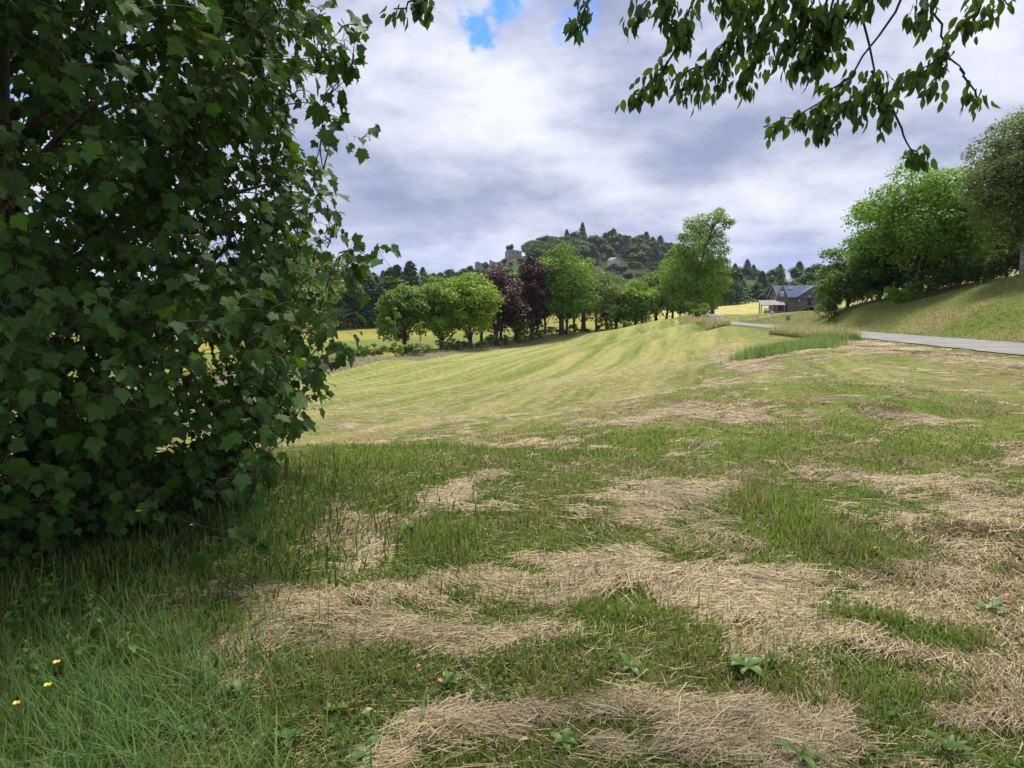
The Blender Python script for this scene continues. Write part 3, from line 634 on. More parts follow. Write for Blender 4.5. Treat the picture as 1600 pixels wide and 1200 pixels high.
# ------------------------------------------------------------------ castle ruin and far house
STONE = m_plain('ruin_stone', (.40, .355, .30), (.26, .23, .19), .8, .95, (1, 1, 1), .4)
def ruin(px, row, Y, w, d, hts, label, rz=0):
    X = (px-800)/FPX*Y; z = EYE+pix_dir(px, row).z/pix_dir(px, row).y*Y
    T = thing('castle_ruin', label, 'ruin', (X, Y, z), rz)
    n = len(hts); mb = MB(); poly = [(-w/2, -d/2, -8), (w/2, -d/2, -8)]+[(w/2-w*i/(n-1), -d/2, hts[n-1-i]) for i in range(n)]
    mb.prism(poly, (0, 1.0, 0)); poly2 = [(p[0], d/2, p[2]*.9 if p[2] > 0 else p[2]) for p in poly]; mb.prism(poly2, (0, -1.0, 0))
    for sx in (-1, 1):
        hh = hts[0] if sx < 0 else hts[-1]; x0 = -w/2-.002 if sx < 0 else w/2-1.0+.002
        mb.box(x0, x0+1.0, -d/2+1.01, d/2-1.01, -8, hh*.93)
    mb.build('wall', STONE, T)
    wm = MB()
    for a in range(2): wm.box(-w*.2+a*w*.4-.4, -w*.2+a*w*.4+.4, -d/2-.03, -d/2+.3, hts[0]*.35, hts[0]*.35+1.3)
    wm.build('window', m_plain('dark_opening', (.02, .02, .02)), T)
ruin(802, 399, 585, 11, 10, [3.6, 4.3, 4.2, 4.2, 3.9, 4.0, 3.2, 3.7], 'square stone castle tower ruin left of the wooded hill', .3)
ruin(752, 417, 560, 9, 6, [3.5, 4.2, 2.8, 3.0, 2.2], 'broken stone ruin wall further left, behind a round dark tree', .1)
ruin(778, 415, 570, 12, 6, [4.6, 3.6, 2.8, 2.6, 2.0, 1.6, 1.0], 'sloping broken ruin wall between the tower and the left wall', -.2)
def far_house():
    px, Y = 957, 520; X = (px-800)/FPX*Y; z = EYE+pix_dir(px, 414).z/pix_dir(px, 414).y*Y
    T = thing('house', 'small pale house with gable on the slope of the hill', 'house', (X, Y, z), .35)
    Wm = m_plain('pale_render', (.62, .58, .52), (.5, .47, .42), 1); Rm = m_plain('pale_slate', (.36, .35, .36))
    mb = MB(); mb.prism([(-2.6, -4, -5), (2.6, -4, -5), (2.6, -4, 3.2), (0, -4, 5.2), (-2.6, -4, 3.2)], (0, 9, 0)); mb.build('wall', Wm, T)
    r = MB()
    for s in (-1, 1): r.prism([(0, -4.3, 5.25), (s*3.0, -4.3, 2.95), (s*3.0, -4.3, 3.15), (0, -4.3, 5.5)], (0, 9.6, 0))
    r.build('roof', Rm, T)
    dk = m_plain('dark_glass', (.04, .045, .05), rough=.3)
    for x, zz in ((-1.2, 1.2), (1.0, 1.2), (0, 3.2)):
        w = MB(); w.box(x-.4, x+.4, -4.05, -3.9, zz, zz+1.0); w.build('window', dk, T)
far_house()

# ------------------------------------------------------------------ wooden barn
def barn():
    Y = 140; X = (1236-800)/FPX*Y; d = pix_dir(1236, 497); z = EYE+d.z/d.y*Y
    T = thing('barn', 'dark weathered timber barn with blue grey roof, side porch and outside stair', 'barn', (X, Y, z), 0)
    s = Y/FPX
    wood = m_boards('weathered_boards', (.165, .148, .148)); beam = m_plain('stair_wood', (.26, .215, .16), (.17, .14, .11), 3)
    slate, t = new_mat('blue_slate'); tc = t.n('ShaderNodeTexCoord').outputs['Object']; br = t.n('ShaderNodeTexBrick', {'Vector': tc, 'Color1': (.115, .145, .25, 1), 'Color2': (.14, .17, .27, 1), 'Mortar': (.05, .065, .13, 1), 'Scale': 1.6, 'Mortar Size': .02}).outputs[0]
    t.n('ShaderNodeOutputMaterial', {0: t.n('ShaderNodeBsdfPrincipled', {'Base Color': br, 'Roughness': .85, 'Specular IOR Level': .2}).outputs[0]})
    rusty = m_plain('porch_roof_sheet', (.22, .20, .21), (.15, .13, .14), 2, .7)
    dark = m_plain('dark_interior', (.018, .015, .018)); white = m_plain('white_paint', (.78, .78, .76), (.6, .6, .6), 3)
    F = lambda px, row, dy: ((px-800)/FPX*(Y+dy)-X, EYE+pix_dir(0, row).z/pix_dir(0, row).y*(Y+dy)-z)
    P = lambda px, row: ((px-1236)*s, (497-row)*s)
    # main volume: ridge left-right, gable on the left, cross gable to the front right
    xl, xr = P(1214, 0)[0], P(1262, 0)[0]; ze = P(0, 464)[1]; zr = P(0, 448)[1]; D = 4.2
    mb = MB(); mb.prism([(xl, 0, -3), (xl, 0, ze), (xl, D/2+.4, zr-.15), (xl, D+.8, ze), (xl, D+.8, -3)], (xr-xl+1.5, 0, 0)); mb.build('wall', wood, T)
    cg = MB(); cx = xr+.9; cg.prism([(P(1243, 0)[0], -.12, -3), (P(1243, 0)[0], -.12, ze), (cx, -.12, zr-.1), (cx+2.7, -.12, ze), (cx+2.7, -.12, -3)], (0, 2.5, 0)); cg.build('gable_wall', wood, T)
    r = MB()
    r.prism([(xl-.35, -.35, ze-.2), (xl-.35, -.35, ze-.05), (xl-.35, D/2+.4, zr+.18), (xl-.35, D/2+.4, zr)], (xr-xl+1.4, 0, 0))
    r.prism([(xl-.35, D+1.15, ze-.2), (xl-.35, D+1.15, ze-.05), (xl-.35, D/2+.402, zr+.18), (xl-.35, D/2+.402, zr)], (xr-xl+1.4, 0, 0))
    r.prism([(P(1243, 0)[0]-.25, -.4, ze-.18), (cx, -.4, zr-.02), (cx, -.4, zr+.2), (P(1243, 0)[0]-.25, -.4, ze+.05)], (0, 2.9, 0))
    r.prism([(cx+2.95, -.4, ze-.18), (cx, -.4, zr-.02), (cx, -.4, zr+.2), (cx+2.95, -.4, ze+.05)], (0, 2.9, 0))
    ro = r.build('roof', slate, T)
    sk = MB(); a, b = P(1236, 452); sk.box(a-.45, a+.45, D/2-.5, D/2+.1, b-.25, b+.32); sk.build('skylight', white, ro)
    bb = MB(); bb.prism([(xl-.42, -.42, ze-.32), (xl-.42, -.42, ze-.02), (xl-.42, D/2+.4, zr+.25), (xl-.42, D+1.2, ze-.02), (xl-.42, D+1.2, ze-.32), (xl-.42, D/2+.4, zr-.1)], (.06, 0, 0)); bb.build('barge_board', m_plain('blue_grey_board', (.26, .29, .38)), T)
    # gable extension on the left with a pale window, seen as a narrow steep face
    ge = MB(); gx0, gx1 = P(1205, 0)[0], P(1225, 0)[0]; gz = P(0, 447)[1]
    ge.prism([(gx0, -.9, -3), (gx1, -.9, -3), (gx1, -.9, ze+.1), ((gx0+gx1)/2+.25, -.9, gz), (gx0, -.9, ze-.9)], (0, .88, 0)); ge.build('gable_wall', wood, T)
    fr = MB(); wx, wz = P(1216, 463); fr.box(wx-.33, wx+.33, -.98, -.86, wz, wz+.95); wf = fr.build('window', white, T)
    gl = MB(); gl.box(wx-.2, wx+.2, -.995, -.975, wz+.12, wz+.5); gl.build('pane', m_plain('window_glass', (.35, .38, .42), rough=.2), wf)
    # small white lamp-like plates and door on the landing
    for px_, row_, w_ in ((1245, 471, .22), (1261, 464, .25)):
        q = MB(); a, b = P(px_, row_); q.box(a-w_/2, a+w_/2, -.22, -.11, b, b+.3); q.build('wall_lamp', white, T)
    dr = MB(); a, b = P(1261, 477); dr.box(a-.42, a+.42, -.16, -.10, b, b+1.15); dr.build('doorway', dark, T)
    # landing and stair
    st = MB(); x0, z0 = P(1228, 492); x1, z1 = P(1254, 478); n = 11
    for i in range(n):
        f = i/(n-1); st.box(x0+(x1-x0)*f-.16, x0+(x1-x0)*f+.16, -1.5, -.5, z0+(z1-z0)*f-.06, z0+(z1-z0)*f)
    for yy in (-1.6, -.5): st.prism([(x0-.3, yy, z0-.45), (x0-.1, yy, z0+.05), (x1, yy, z1+.12), (x1, yy, z1-.25)], (0, .08, 0))
    x2 = P(1270, 0)[0]; st.box(x1+.002, x2, -1.6, -.14, z1-.16, z1+.03); so_ = st.build('stair', beam, T)
    rl = MB()
    for yy in (-1.62,): rl.tube([(x0-.1, yy, z0+.75), (x1, yy, z1+.85), (x2, yy, z1+.85)], [.04]*3, 5)
    for f in (0, .33, .66, 1): rl.tube([(x0+(x1-x0)*f, -1.62, z0+(z1-z0)*f-.1), (x0+(x1-x0)*f, -1.62, z0+(z1-z0)*f+.8)], [.035]*2, 5)
    rl.tube([(x2, -1.62, z1), (x2, -1.62, z1+.85)], [.035]*2, 5); rl.build('handrail', beam, so_)
    for xx in (x1+.2, x2-.1):
        p = MB(); p.box(xx-.08, xx+.08, -1.55, -1.39, -3, z1-.17); p.build('post', beam, T)
    dk = MB(); dk.box(x1+.35, x2-.2, -.17, -.11, -.5, z1-.35); dk.build('doorway', dark, T)
    # porch on the left front
    px0, zt = F(1188, 477, -4.2); px1 = F(1225, 0, -4.2)[0]; zf = F(0, 494, -4.2)[1]
    pr = MB(); pr.prism([(px0-.2, -4.2, zt-.07), (px1, -4.2, zt-.04), (px1, -4.2, zt+.09), (px0-.2, -4.2, zt+.06)], (.7, 3.5, .80)); pr.build('porch_roof', rusty, T)
    for xx, yy in ((px0, -4.0), (px0+1.5, -4.0), (px0+2.9, -4.0), (px1-.1, -4.0), (px0+.6, -1.2)):
        p = MB(); p.box(xx-.08, xx+.08, yy-.08, yy+.08, -3, zt-.08+(yy+4.2)*.22); p.build('post', beam, T)
    fl = MB(); fl.box(px0+1.9, px1, -4.25, -.92, zf, zf+.22); fl.build('porch_floor', beam, T)
    rb = MB(); rb.box(px0+2.0, px1-.1, -4.14, -4.08, zf+.85, zf+.95); rb.box(px0+2.0, px1-.1, -4.14, -4.08, zf+.5, zf+.56)
    for i in range(12):
        xx = px0+2.05+i*.2
        if xx < px1-.2: rb.box(xx, xx+.04, -4.13, -4.09, zf+.22, zf+.84)
    rb.build('railing', beam, T)
    dd = MB(); dd.box(P(1212, 0)[0], P(1225, 0)[0], -.99, -.91, zf+.2, zt+.2); dd.build('doorway', m_plain('dark_porch_opening', (.035, .02, .035)), T)  # near-black panel: shade of the open porch front put in as colour
    # things by the barn
    q = at(1187, 136); S = thing('notice_board', 'white slanted board standing before the barn porch', 'sign', (q[0], 133, h1(q[0], 133)), .1)
    m1 = MB(); m1.prism([(-.5, 0, .1), (.5, 0, .1), (.36, .25, 1.25), (-.36, .25, 1.25)], (0, .05, 0)); m1.build('panel', m_plain('board_white', (.66, .68, .74), (.58, .6, .66), 2), S)
    m2 = MB(); m2.tube([(-.4, .1, -.3), (-.33, .35, 1.1)], [.03, .03], 5); m2.tube([(.4, .1, -.3), (.33, .35, 1.1)], [.03, .03], 5); m2.build('stand', beam, S)
    q = at(1197, 133); S = thing('picnic_table', 'grey wooden trestle table standing in front of the porch posts', 'table', q, .1); tm = m_plain('grey_wood', (.22, .21, .20))
    a = MB(); a.box(-.9, .9, -.4, .4, .72, .78); a.build('tabletop', tm, S); 
    for sx in (-1, 1):
        b_ = MB(); b_.tube([(sx*.6, -.35, -.1), (sx*.6, .1, .72)], [.05]*2, 5); b_.tube([(sx*.6, .35, -.1), (sx*.6, -.1, .72)], [.05]*2, 5); b_.build('leg', tm, S)
    for sy in (-1, 1):
        c_ = MB(); c_.box(-.9, .9, sy*.75-.12, sy*.75+.12, .42, .47); c_.build('bench', tm, S)
barn()
# bollards on the far verge of the road
wp = m_plain('bollard_white', (.80, .80, .78), (.68, .68, .66), 5); bk_ = m_plain('bollard_band', (.05, .05, .05))
for k, (px, lab) in enumerate([(1157, 'leftmost of the three white roadside posts'), (1182, 'middle one of the three white roadside posts'), (1205, 'white roadside post nearest the barn stair, rightmost of three')]):
    Y = 84 - k*5; X = (px-800)/FPX*Y; z = EYE+pix_dir(px, 504).z/pix_dir(px, 504).y*Y; z = h1(X, Y)
    T = thing('marker_post', lab, 'post', (X, Y, z), 0, 'white posts along the road')
    m = MB(); m.tube([(0, 0, -.3), (0, 0, .62), (0, 0, .72)], [.11, .10, .05], 10); m.build('post_body', wp, T, True)
    m = MB(); m.tube([(0, 0, .45), (0, 0, .52)], [.112, .11], 10); m.build('band', bk_, T)
X = (1230-800)/FPX*66; T = thing('litter_bin', 'small blue grey drum on the verge right of the white posts', 'bin', (X, 66, h1(X, 66)))
m = MB(); m.tube([(0, 0, -.1), (0, 0, .42), (0, 0, .5), (0, 0, .58)], [.20, .19, .14, .05], 12); m.build('drum', m_plain('blue_grey_paint', (.22, .30, .38)), T, True)
m = MB(); m.tube([(0, 0, .4), (0, 0, .44)], [.205, .205], 12); m.build('rim', m_plain('rim_grey', (.35, .38, .4)), T)

# ------------------------------------------------------------------ grass and hay
def blades(x, y, z, H, width, lean, ang, colr, flat=0.0, curve=.5):
    """five-corner blades; flat=1 lies on the ground"""
    n = len(x); dx, dy = np.cos(ang), np.sin(ang); L = H
    up1 = (1-lean)*.55*L; out1 = lean*.45*L; up2 = (1-lean)*L*(1-.35*curve*lean); out2 = lean*L*(1+.2*curve)
    wx, wy = -dy*width*.5, dx*width*.5
    V = np.empty((n, 5, 3)); 
    V[:, 0] = np.stack([x-wx, y-wy, z], 1); V[:, 1] = np.stack([x+wx, y+wy, z], 1)
    mx, my, mz = x+dx*out1, y+dy*out1, z+up1
    V[:, 2] = np.stack([mx+wx*.85, my+wy*.85, mz], 1); V[:, 3] = np.stack([mx-wx*.85, my-wy*.85, mz], 1)
    V[:, 4] = np.stack([x+dx*out2, y+dy*out2, z+up2], 1)
    i = np.arange(n)*5; Fq = np.stack([i, i+1, i+2, i+3], 1); Ft = np.stack([i+3, i+2, i+4], 1)
    C = np.repeat(colr[:, None, :], 5, 1); C[:, :2] *= .72; C[:, 4] *= 1.12
    return V.reshape(-1, 3), Fq, Ft, C.reshape(-1, 3)
def straws(x, y, z, L, width, ang, tilt, bend, colr):
    """flat lying straw: ribbon of two bent pieces, six corners"""
    n = len(x); dx, dy = np.cos(ang), np.sin(ang); wx, wy = -dy*width*.5, dx*width*.5; wz = width*.3
    V = np.empty((n, 6, 3)); ex, ey = -dy*bend*L, dx*bend*L
    for k, (s, b, zz) in enumerate([(-.5, 0, -.5), (0, 1, .0), (.5, 0, .5)]):
        cx = x+dx*L*s+ex*b; cy = y+dy*L*s+ey*b; cz = z+tilt*L*zz+(.010 if k == 1 else 0)
        V[:, 2*k] = np.stack([cx-wx, cy-wy, cz], 1); V[:, 2*k+1] = np.stack([cx+wx, cy+wy, cz+wz], 1)
    i = np.arange(n)*6; F1 = np.stack([i, i+1, i+3, i+2], 1); F2 = np.stack([i+2, i+3, i+5, i+4], 1)
    return V.reshape(-1, 3), F1, F2, np.repeat(colr, 6, 0)
def scatter(n, r0, r1, power, rs, half=50):
    """places with density falling as r^-power"""
    e = 2-power; u = rs.random(n); r = (r0**e+u*(r1**e-r0**e))**(1/e); a = np.radians(rs.uniform(-half, half, n))
    return r*np.sin(a), r*np.cos(a)
BL = m_blade('grass_blades', .48); ST = m_blade('hay_straws', .12, .7)
def build_grass():
    rs = np.random.default_rng(31)
    x, y = scatter(800000, 1.5, 60, 1.6, rs)
    hay, gr = masks(x, y); r = np.hypot(x, y)
    rx = road_x(y); keep = (rs.random(len(x)) > hay*.5) & (np.abs(x-rx) > 1.82)
    cl = fbm(x*3.1, y*3.1, 3, 17); keep &= rs.random(len(x)) < .3+1.3*cl
    x, y, hay, gr, r, cl = [a[keep] for a in (x, y, hay, gr, r, cl)]
    sh = syc_shade(x, y); t2 = seg_mask(x, y, TUFT2)
    corner = np.exp(-(((x+2.1)/.75)**2+((y-2.0)/1.0)**2))
    patch = fbm(x*.9, y*.9, 3, 23)
    H = (.028+.045*cl+.03*gr+.06*t2+.07*sh+.12*corner)*rs.uniform(.5, 1.5, len(x))*(1-.35*sstep(8, 14, r))
    H *= np.where(rs.random(len(x)) < .02, 1.9, 1)
    w = (.0030+.0011*r**.85)*rs.uniform(.6, 1.3, len(x))
    lean = np.clip(rs.normal(.38, .2, len(x))+.4*sstep(6, 16, r), .03, .92); ang = rs.random(len(x))*6.283
    dry = np.clip(.40*sstep(7, 14, y-.25*x)+.45*hay-.05+.6*(fbm(x*.8, y*.8, 4, 29)-.42)+.3*(rs.random(len(x))-.5)-.35*gr-.5*sh-.4*corner-.3*t2, 0, 1)[:, None]
    g1 = C_(.13, .205, .030); g2 = C_(.275, .355, .062); k = rs.random(len(x))[:, None]
    c = (g1*(1-k)+g2*k)*(1-dry)+(C_(.34, .33, .10)*(1-k)+C_(.46, .40, .19)*k)*dry
    c = c*(.75+.5*patch[:, None])
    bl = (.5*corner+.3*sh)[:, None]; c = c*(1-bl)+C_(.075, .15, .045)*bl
    th = sstep(.47, .64, fbm(x*1.1, y*1.6, 5, 101))
    red = (rs.random(len(x)) < .05+.30*th)[:, None]; c = np.where(red, C_(.36, .29, .13)*(.5+.7*k), c)
    gb = (sstep(5, 12, r)*.85)[:, None]; c = c*(1-gb)+ground_color(x, y)*(.95+.5*k)*gb
    z = h(x, y)-.004
    V, Fq, Ft, C = blades(x, y, z, H, w, lean, ang, c)
    o = mesh_obj('grass', V, [Fq, Ft], BL, colors=C); tag(o, 'short mown green grass covering the near field', 'grass', kind='stuff')
    # straws
    x, y = scatter(900000, 1.5, 34, 1.6, rs); hay, gr = masks(x, y); r = np.hypot(x, y)
    rx = road_x(y)
    keep = (rs.random(len(x)) < np.clip(hay*.85, .04*(1-.8*sstep(4, 9, r)), 1)) & (np.abs(x-rx) > 2.0); keep &= ~((syc_shade(x, y) > .55) & (rs.random(len(x)) < .9))
    x, y, hay, r = [a[keep] for a in (x, y, hay, r)]; n = len(x)
    flow = fbm(x*1.1, y*1.3, 3, 37)*5.5-2.3
    ang = flow+rs.normal(0, .45, n)*np.where(rs.random(n) < .25, 3, 1); L = rs.uniform(.05, .22, n)**1.0*(.7+.04*np.minimum(r, 12))*np.where(rs.random(n) < .06, 1.8, 1); wd = (.0011+.00055*r**.9)*rs.uniform(.6, 1.5, n)
    pile = hay**1.4*(.003+.034*sstep(.35, .8, fbm(x*3.4, y*3.4, 3, 43))); z = h(x, y)+.008+pile*rs.random(n)**.7
    k = rs.random(n)[:, None]; c = C_(.27, .205, .115)*(1-k)+C_(.60, .495, .30)*k; c *= (.62+.7*fbm(x*2, y*2, 3, 47))[:, None]
    dk = (rs.random(n) < .25)[:, None]; c = np.where(dk, c*.45, c)
    V, F1, F2, C = straws(x, y, z, L, wd, ang, rs.normal(0, .10, n), rs.normal(0, .16, n), c)
    o = mesh_obj('loose_hay', V, [F1, F2], ST, colors=C); tag(o, 'pale dry hay lying in swaths on the mown grass', 'hay', kind='stuff')
    print('hay straws', n)
build_grass()
def herbs():
    rs = np.random.default_rng(71); x, y = scatter(60000, 1.5, 9, 1.3, rs); hay, gr = masks(x, y); cl = fbm(x*1.6, y*1.6, 3, 73)
    k = (rs.random(len(x)) > hay*1.1) & (cl > .47); x, y = x[k], y[k]; n = len(x)
    P = np.stack([x, y, h(x, y)+rs.uniform(.005, .045, n)], 1); N = unit(rs.normal(size=(n, 3))*.45+np.array([0, 0, 1.0]))
    V, F = cards(P, N, .022, rs, .75); t = rs.random(n)[:, None]; c = C_(.07, .15, .025)*(1-t)+C_(.15, .25, .05)*t
    tag(mesh_obj('clover', V, [F], BL, colors=np.repeat(c, 4, 0)), 'small round leaved clover and herbs between the grass blades', 'ground cover', kind='stuff')
herbs()
def tall_patch(name, label, n, sampler, hmin, hmax, c1, c2, wid, seed, lean=.25):
    rs = np.random.default_rng(seed); x, y = sampler(rs, n); z = h(x, y)-.01; k = rs.random(len(x))[:, None]
    c = c1*(1-k)+c2*k
    cl = fbm(x*1.5, y*1.5, 3, seed % 40); H = rs.uniform(hmin, hmax, len(x))*(.5+cl)
    V, Fq, Ft, C = blades(x, y, z, H, wid*rs.uniform(.6, 1.4, len(x)), np.clip(rs.normal(lean, .15, len(x)), .02, .85), rs.random(len(x))*6.283, c*(.7+.6*cl[:, None]))
    return tag(mesh_obj(name, V, [Fq, Ft], BL, colors=C), label, 'grass', kind='stuff')
def segs_sampler(segs, spread=1.0):
    def f(rs, n):
        i = rs.integers(0, len(segs), n); S = np.array(segs)[i]; t = rs.random(n); w = S[:, 4]*spread
        return S[:, 0]+(S[:, 2]-S[:, 0])*t+rs.normal(size=n)*w*.6, S[:, 1]+(S[:, 3]-S[:, 1])*t+rs.normal(size=n)*w*.6
    return f
tall_patch('tall_grass', 'clump of tall fresh green grass by the near edge of the road', 16000, segs_sampler(TUFT, 1.25), .16, .46, C_(.15, .25, .06), C_(.28, .37, .11), .016, 61)
def corner_s(rs, n): return rs.normal(-1.75, .5, n), rs.normal(2.0, .6, n)
tall_patch('long_grass', 'long uncut blue green grass in the lower left corner beneath the maple', 9000, corner_s, .12, .34, C_(.09, .19, .05), C_(.20, .34, .10), .005, 62, .5)
def under_s(rs, n): return rs.normal(-3.0, .95, n), rs.normal(4.3, .85, n)
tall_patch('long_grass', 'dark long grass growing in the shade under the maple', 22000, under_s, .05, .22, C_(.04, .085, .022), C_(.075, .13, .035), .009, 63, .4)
def strip_s(rs, n):
    x = rs.uniform(-45, 26, n); ry = rowY(x); e = 13*np.clip((34-x)/40, .15, 1.1); return x, ry-e*rs.random(n)
tall_patch('seeding_grass', 'strip of uncut seeding grass before the tree row', 42000, strip_s, .2, .5, C_(.34, .35, .19), C_(.52, .47, .33), .05, 64, .5)
tall_patch('verge_grass', 'pinkish brown tall seeding grass along the near edge of the road behind the green clump', 18000, lambda rs, n: ((lambda yy: (road_x(yy)-2.3-rs.random(n)*1.3, yy))(rs.uniform(28, 37, n))), .45, .85, C_(.26, .30, .10), C_(.56, .48, .27), .014, 67, .4)
def hump_s(rs, n): return rs.normal(17.6, 1.3, n), rs.uniform(50, 92, n)
tall_patch('verge_grass', 'brownish uncut verge grass beside the bend of the road', 14000, lambda rs, n: ((lambda yy: (road_x(yy)-2.4-rs.random(n)*1.8, yy))(rs.uniform(55, 95, n))), .4, .95, C_(.30, .31, .11), C_(.50, .43, .24), .04, 65, .4)
tall_patch('verge_grass', 'rough grass along the far edge of the road and up the bank', 60000, lambda rs, n: ((lambda yy: (road_x(yy)+2.1+rs.random(n)**1.3*13, yy))(rs.uniform(14, 80, n))), .08, .28, C_(.20, .245, .065), C_(.40, .35, .17), .03, 66, .5)

# ------------------------------------------------------------------ small plants on the near ground
def buttercup(px, py, tall, label, sc=1.0):
    g = ground_pix(px, py+22); T = thing('buttercup', label, 'flower', (g[0], g[1], h1(*g)), 0, 'yellow buttercups in the long grass')
    m = MB(); m.tube([(0, 0, 0), (.01, .01, tall*.5), (0, .02, tall)], [.0018, .0015, .001], 5); m.build('stem', STEM, T)
    rs = random.Random(px); vs = []; fs = []
    for k in range(5):
        a = k*2*math.pi/5+rs.random()*.3; r = .0125*sc; c, s = math.cos(a), math.sin(a); b = len(vs)
        for (u, w, zz) in ((.1, 0, 0), (.6, -.5, .25), (1.0, -.3, .45), (1.0, .3, .45), (.6, .5, .25)): vs.append((r*(u*c-w*s), .02+r*(u*s+w*c), tall+r*zz))
        fs.append([b, b+1, b+2, b+3, b+4])
    mesh_obj('petals', vs, fs, PETAL, T)
    m = MB(); m.tube([(0, .02, tall), (0, .02, tall+.005)], [.004*sc, .003*sc], 6); m.build('flower_centre', m_plain('pollen', (.6, .38, .02)), T)
STEM = m_plain('stem_green', (.09, .16, .03)); PETAL = m_plain('petal_yellow', (.85, .55, .01), (.8, .48, .01), 4, .35)
for a in [(92,1105,.22,'buttercup uppermost of the three by the lower left corner'),(77,1137,.20,'buttercup in the middle of the lower left corner group'),(28,1155,.17,'buttercup nearest the left edge at the bottom'),(220,862,.30,'buttercup in the shade under the maple',1.3),(303,873,.26,'tiny buttercup right of the shaded one',1.0)]: buttercup(*a)
LF = m_leaf('weed_leaf', (.085, .165, .032), trans=.2, rough=.45)
LFD = m_plain('fallen_leaf_orange', (.50, .13, .03), (.38, .10, .03), 30, .6); LFT = m_plain('fallen_leaf_tan', (.42, .28, .15), (.35, .22, .1), 30, .7)
def leaf_strip(base, dirv, L, Wd, droop, fold=.25, n=6):
    vs, fs = [], []; dv = Vector(dirv).normalized(); side = dv.cross(Vector((0, 0, 1))).normalized(); p = Vector(base)
    for i in range(n+1):
        t = i/n; w = Wd*math.sin(math.pi*min(.98, t*.92+.06))**.8*.5; q = p+dv*L*t+Vector((0, 0, L*(.35*t-droop*t*t)))
        up = Vector((0, 0, 1)); vs += [tuple(q-side*w+up*w*fold), tuple(q), tuple(q+side*w+up*w*fold)]
    for i in range(n):
        a = 3*i; fs += [[a, a+3, a+4, a+1], [a+1, a+4, a+5, a+2]]
    return vs, fs
def rosette(px, py, nl, L, label, wd=.46, seed=1):
    g = ground_pix(px, py); rs = random.Random(seed); T = thing('weed_plant', label, 'plant', (g[0], g[1], h1(*g)+.02), 0, 'broad leaved weeds in the field')
    for k in range(nl):
        a = k*6.283/nl+rs.uniform(-.4, .4); l = L*rs.uniform(.5, 1.0)
        vs, fs = leaf_strip((0, 0, 0), (math.cos(a), math.sin(a), rs.uniform(.1, .7)), l, l*wd, rs.uniform(.3, .8)); mesh_obj('leaf', vs, fs, LF, T, colors=np.ones((len(vs), 3))*rs.uniform(.8, 1.3), smooth=True)
for k, a in enumerate([(1165,1050,7,.10,'broad leaved weed on the hay right of the middle'),(1205,1040,5,.07,'small weed just right of the broad leaved one'),(1540,958,4,.12,'flat green leaf plant on the hay near the right edge',.3),(1250,1190,6,.11,'long leaved weed at the bottom right of centre',.25),
   (575,1188,5,.10,'dandelion like weed at the bottom left of centre'),(520,1120,6,.08,'weed with upright leaves in the green strip'),(700,1075,6,.07,'low weed in the green strip between the hay swaths'),(1480,1180,7,.12,'dark leafy weed near the bottom right corner',.3),(130,960,7,.11,'shaded broad leaved weed under the maple'),(640,830,6,.12,'weed in the grass left of the middle hay swath'),
   (985,1050,5,.07,'young weed on the grass in the lower middle'),(380,1090,6,.09,'weed in the lower left grass'),(450,1165,7,.08,'clover like weed at the bottom left',.6),(300,1150,7,.09,'leafy weed beside the long corner grass',.4),(880,1170,5,.07,'weed poking through the bottom hay swath'),(60,925,8,.13,'tall shaded weed at the left edge under the maple',.3)]):
    rosette(*a[:5], **({'wd': a[5]} if len(a) > 5 else {}), seed=k)
def stalk_weed(px, py, H, label, seed):
    g = ground_pix(px, py); rs = random.Random(seed); T = thing('weed_stalk', label, 'plant', (g[0], g[1], h1(*g)), 0, 'tall stalked weeds in the left corner')
    lean = rs.uniform(-.15, .15); m = MB(); m.tube([(0, 0, -.02), (lean*H*.4, 0, H*.5), (lean*H, .02, H)], [.004, .003, .0015], 5); m.build('stem', STEM, T)
    for k in range(14):
        t = .15+.06*k; a = k*2.4+rs.uniform(-.3, .3); l = .085*(1.15-t)*rs.uniform(.7, 1.3)
        vs, fs = leaf_strip((lean*H*t, 0, H*t), (math.cos(a), math.sin(a), rs.uniform(0, .5)), l, l*.42, rs.uniform(.4, .9)); mesh_obj('leaf', vs, fs, LF, T, colors=np.ones((len(vs), 3))*rs.uniform(.8, 1.5), smooth=True)
for k, a in enumerate([(62,985,.34,'tallest stalked weed by the left edge in front of the maple'),(98,965,.30,'stalked weed just right of the tallest one'),(22,1010,.28,'stalked weed at the very left edge'),(150,1005,.24,'stalked weed in the dark grass at left'),(120,1060,.26,'stalked weed above the buttercups'),(205,1040,.20,'low stalked weed right of the buttercups'),(45,1080,.24,'stalked weed behind the middle buttercup')]): stalk_weed(*a, k)
def fallen(px, py, s, mat, label):
    g = ground_pix(px, py); rs = random.Random(px); a = rs.random()*6.28
    vs, fs = leaf_strip((0, 0, 0), (math.cos(a), math.sin(a), .2), s, s*.6, .5, .4, 5)
    o = mesh_obj('fallen_leaf', vs, fs, mat, smooth=True); o.location = (g[0], g[1], h1(*g)+.055); tag(o, label, 'leaf', 'fallen leaves on the field')
for a in [(1160,997,.035,LFD,'orange red fallen leaf on the hay in the lower middle'),(1326,1013,.03,LFD,'orange red fallen leaf on the hay further right'),(1369,870,.03,LFD,'orange fallen leaf on the right hay swath'),(1570,950,.035,LFD,'orange fallen leaf near the right edge'),(690,1088,.03,LFD,'rusty fallen leaf in the green grass strip'),
          (568,1138,.04,LFT,'tan fallen leaf at the bottom left of centre'),(812,1182,.03,LFT,'tan fallen leaf in the bottom hay swath'),(652,1064,.025,LFD,'small rusty leaf left in the green strip'),(1082,964,.025,LFD,'faint orange leaf on the middle hay swath'),(1458,882,.025,LFD,'small orange leaf on the right hay mass')]: fallen(*a)

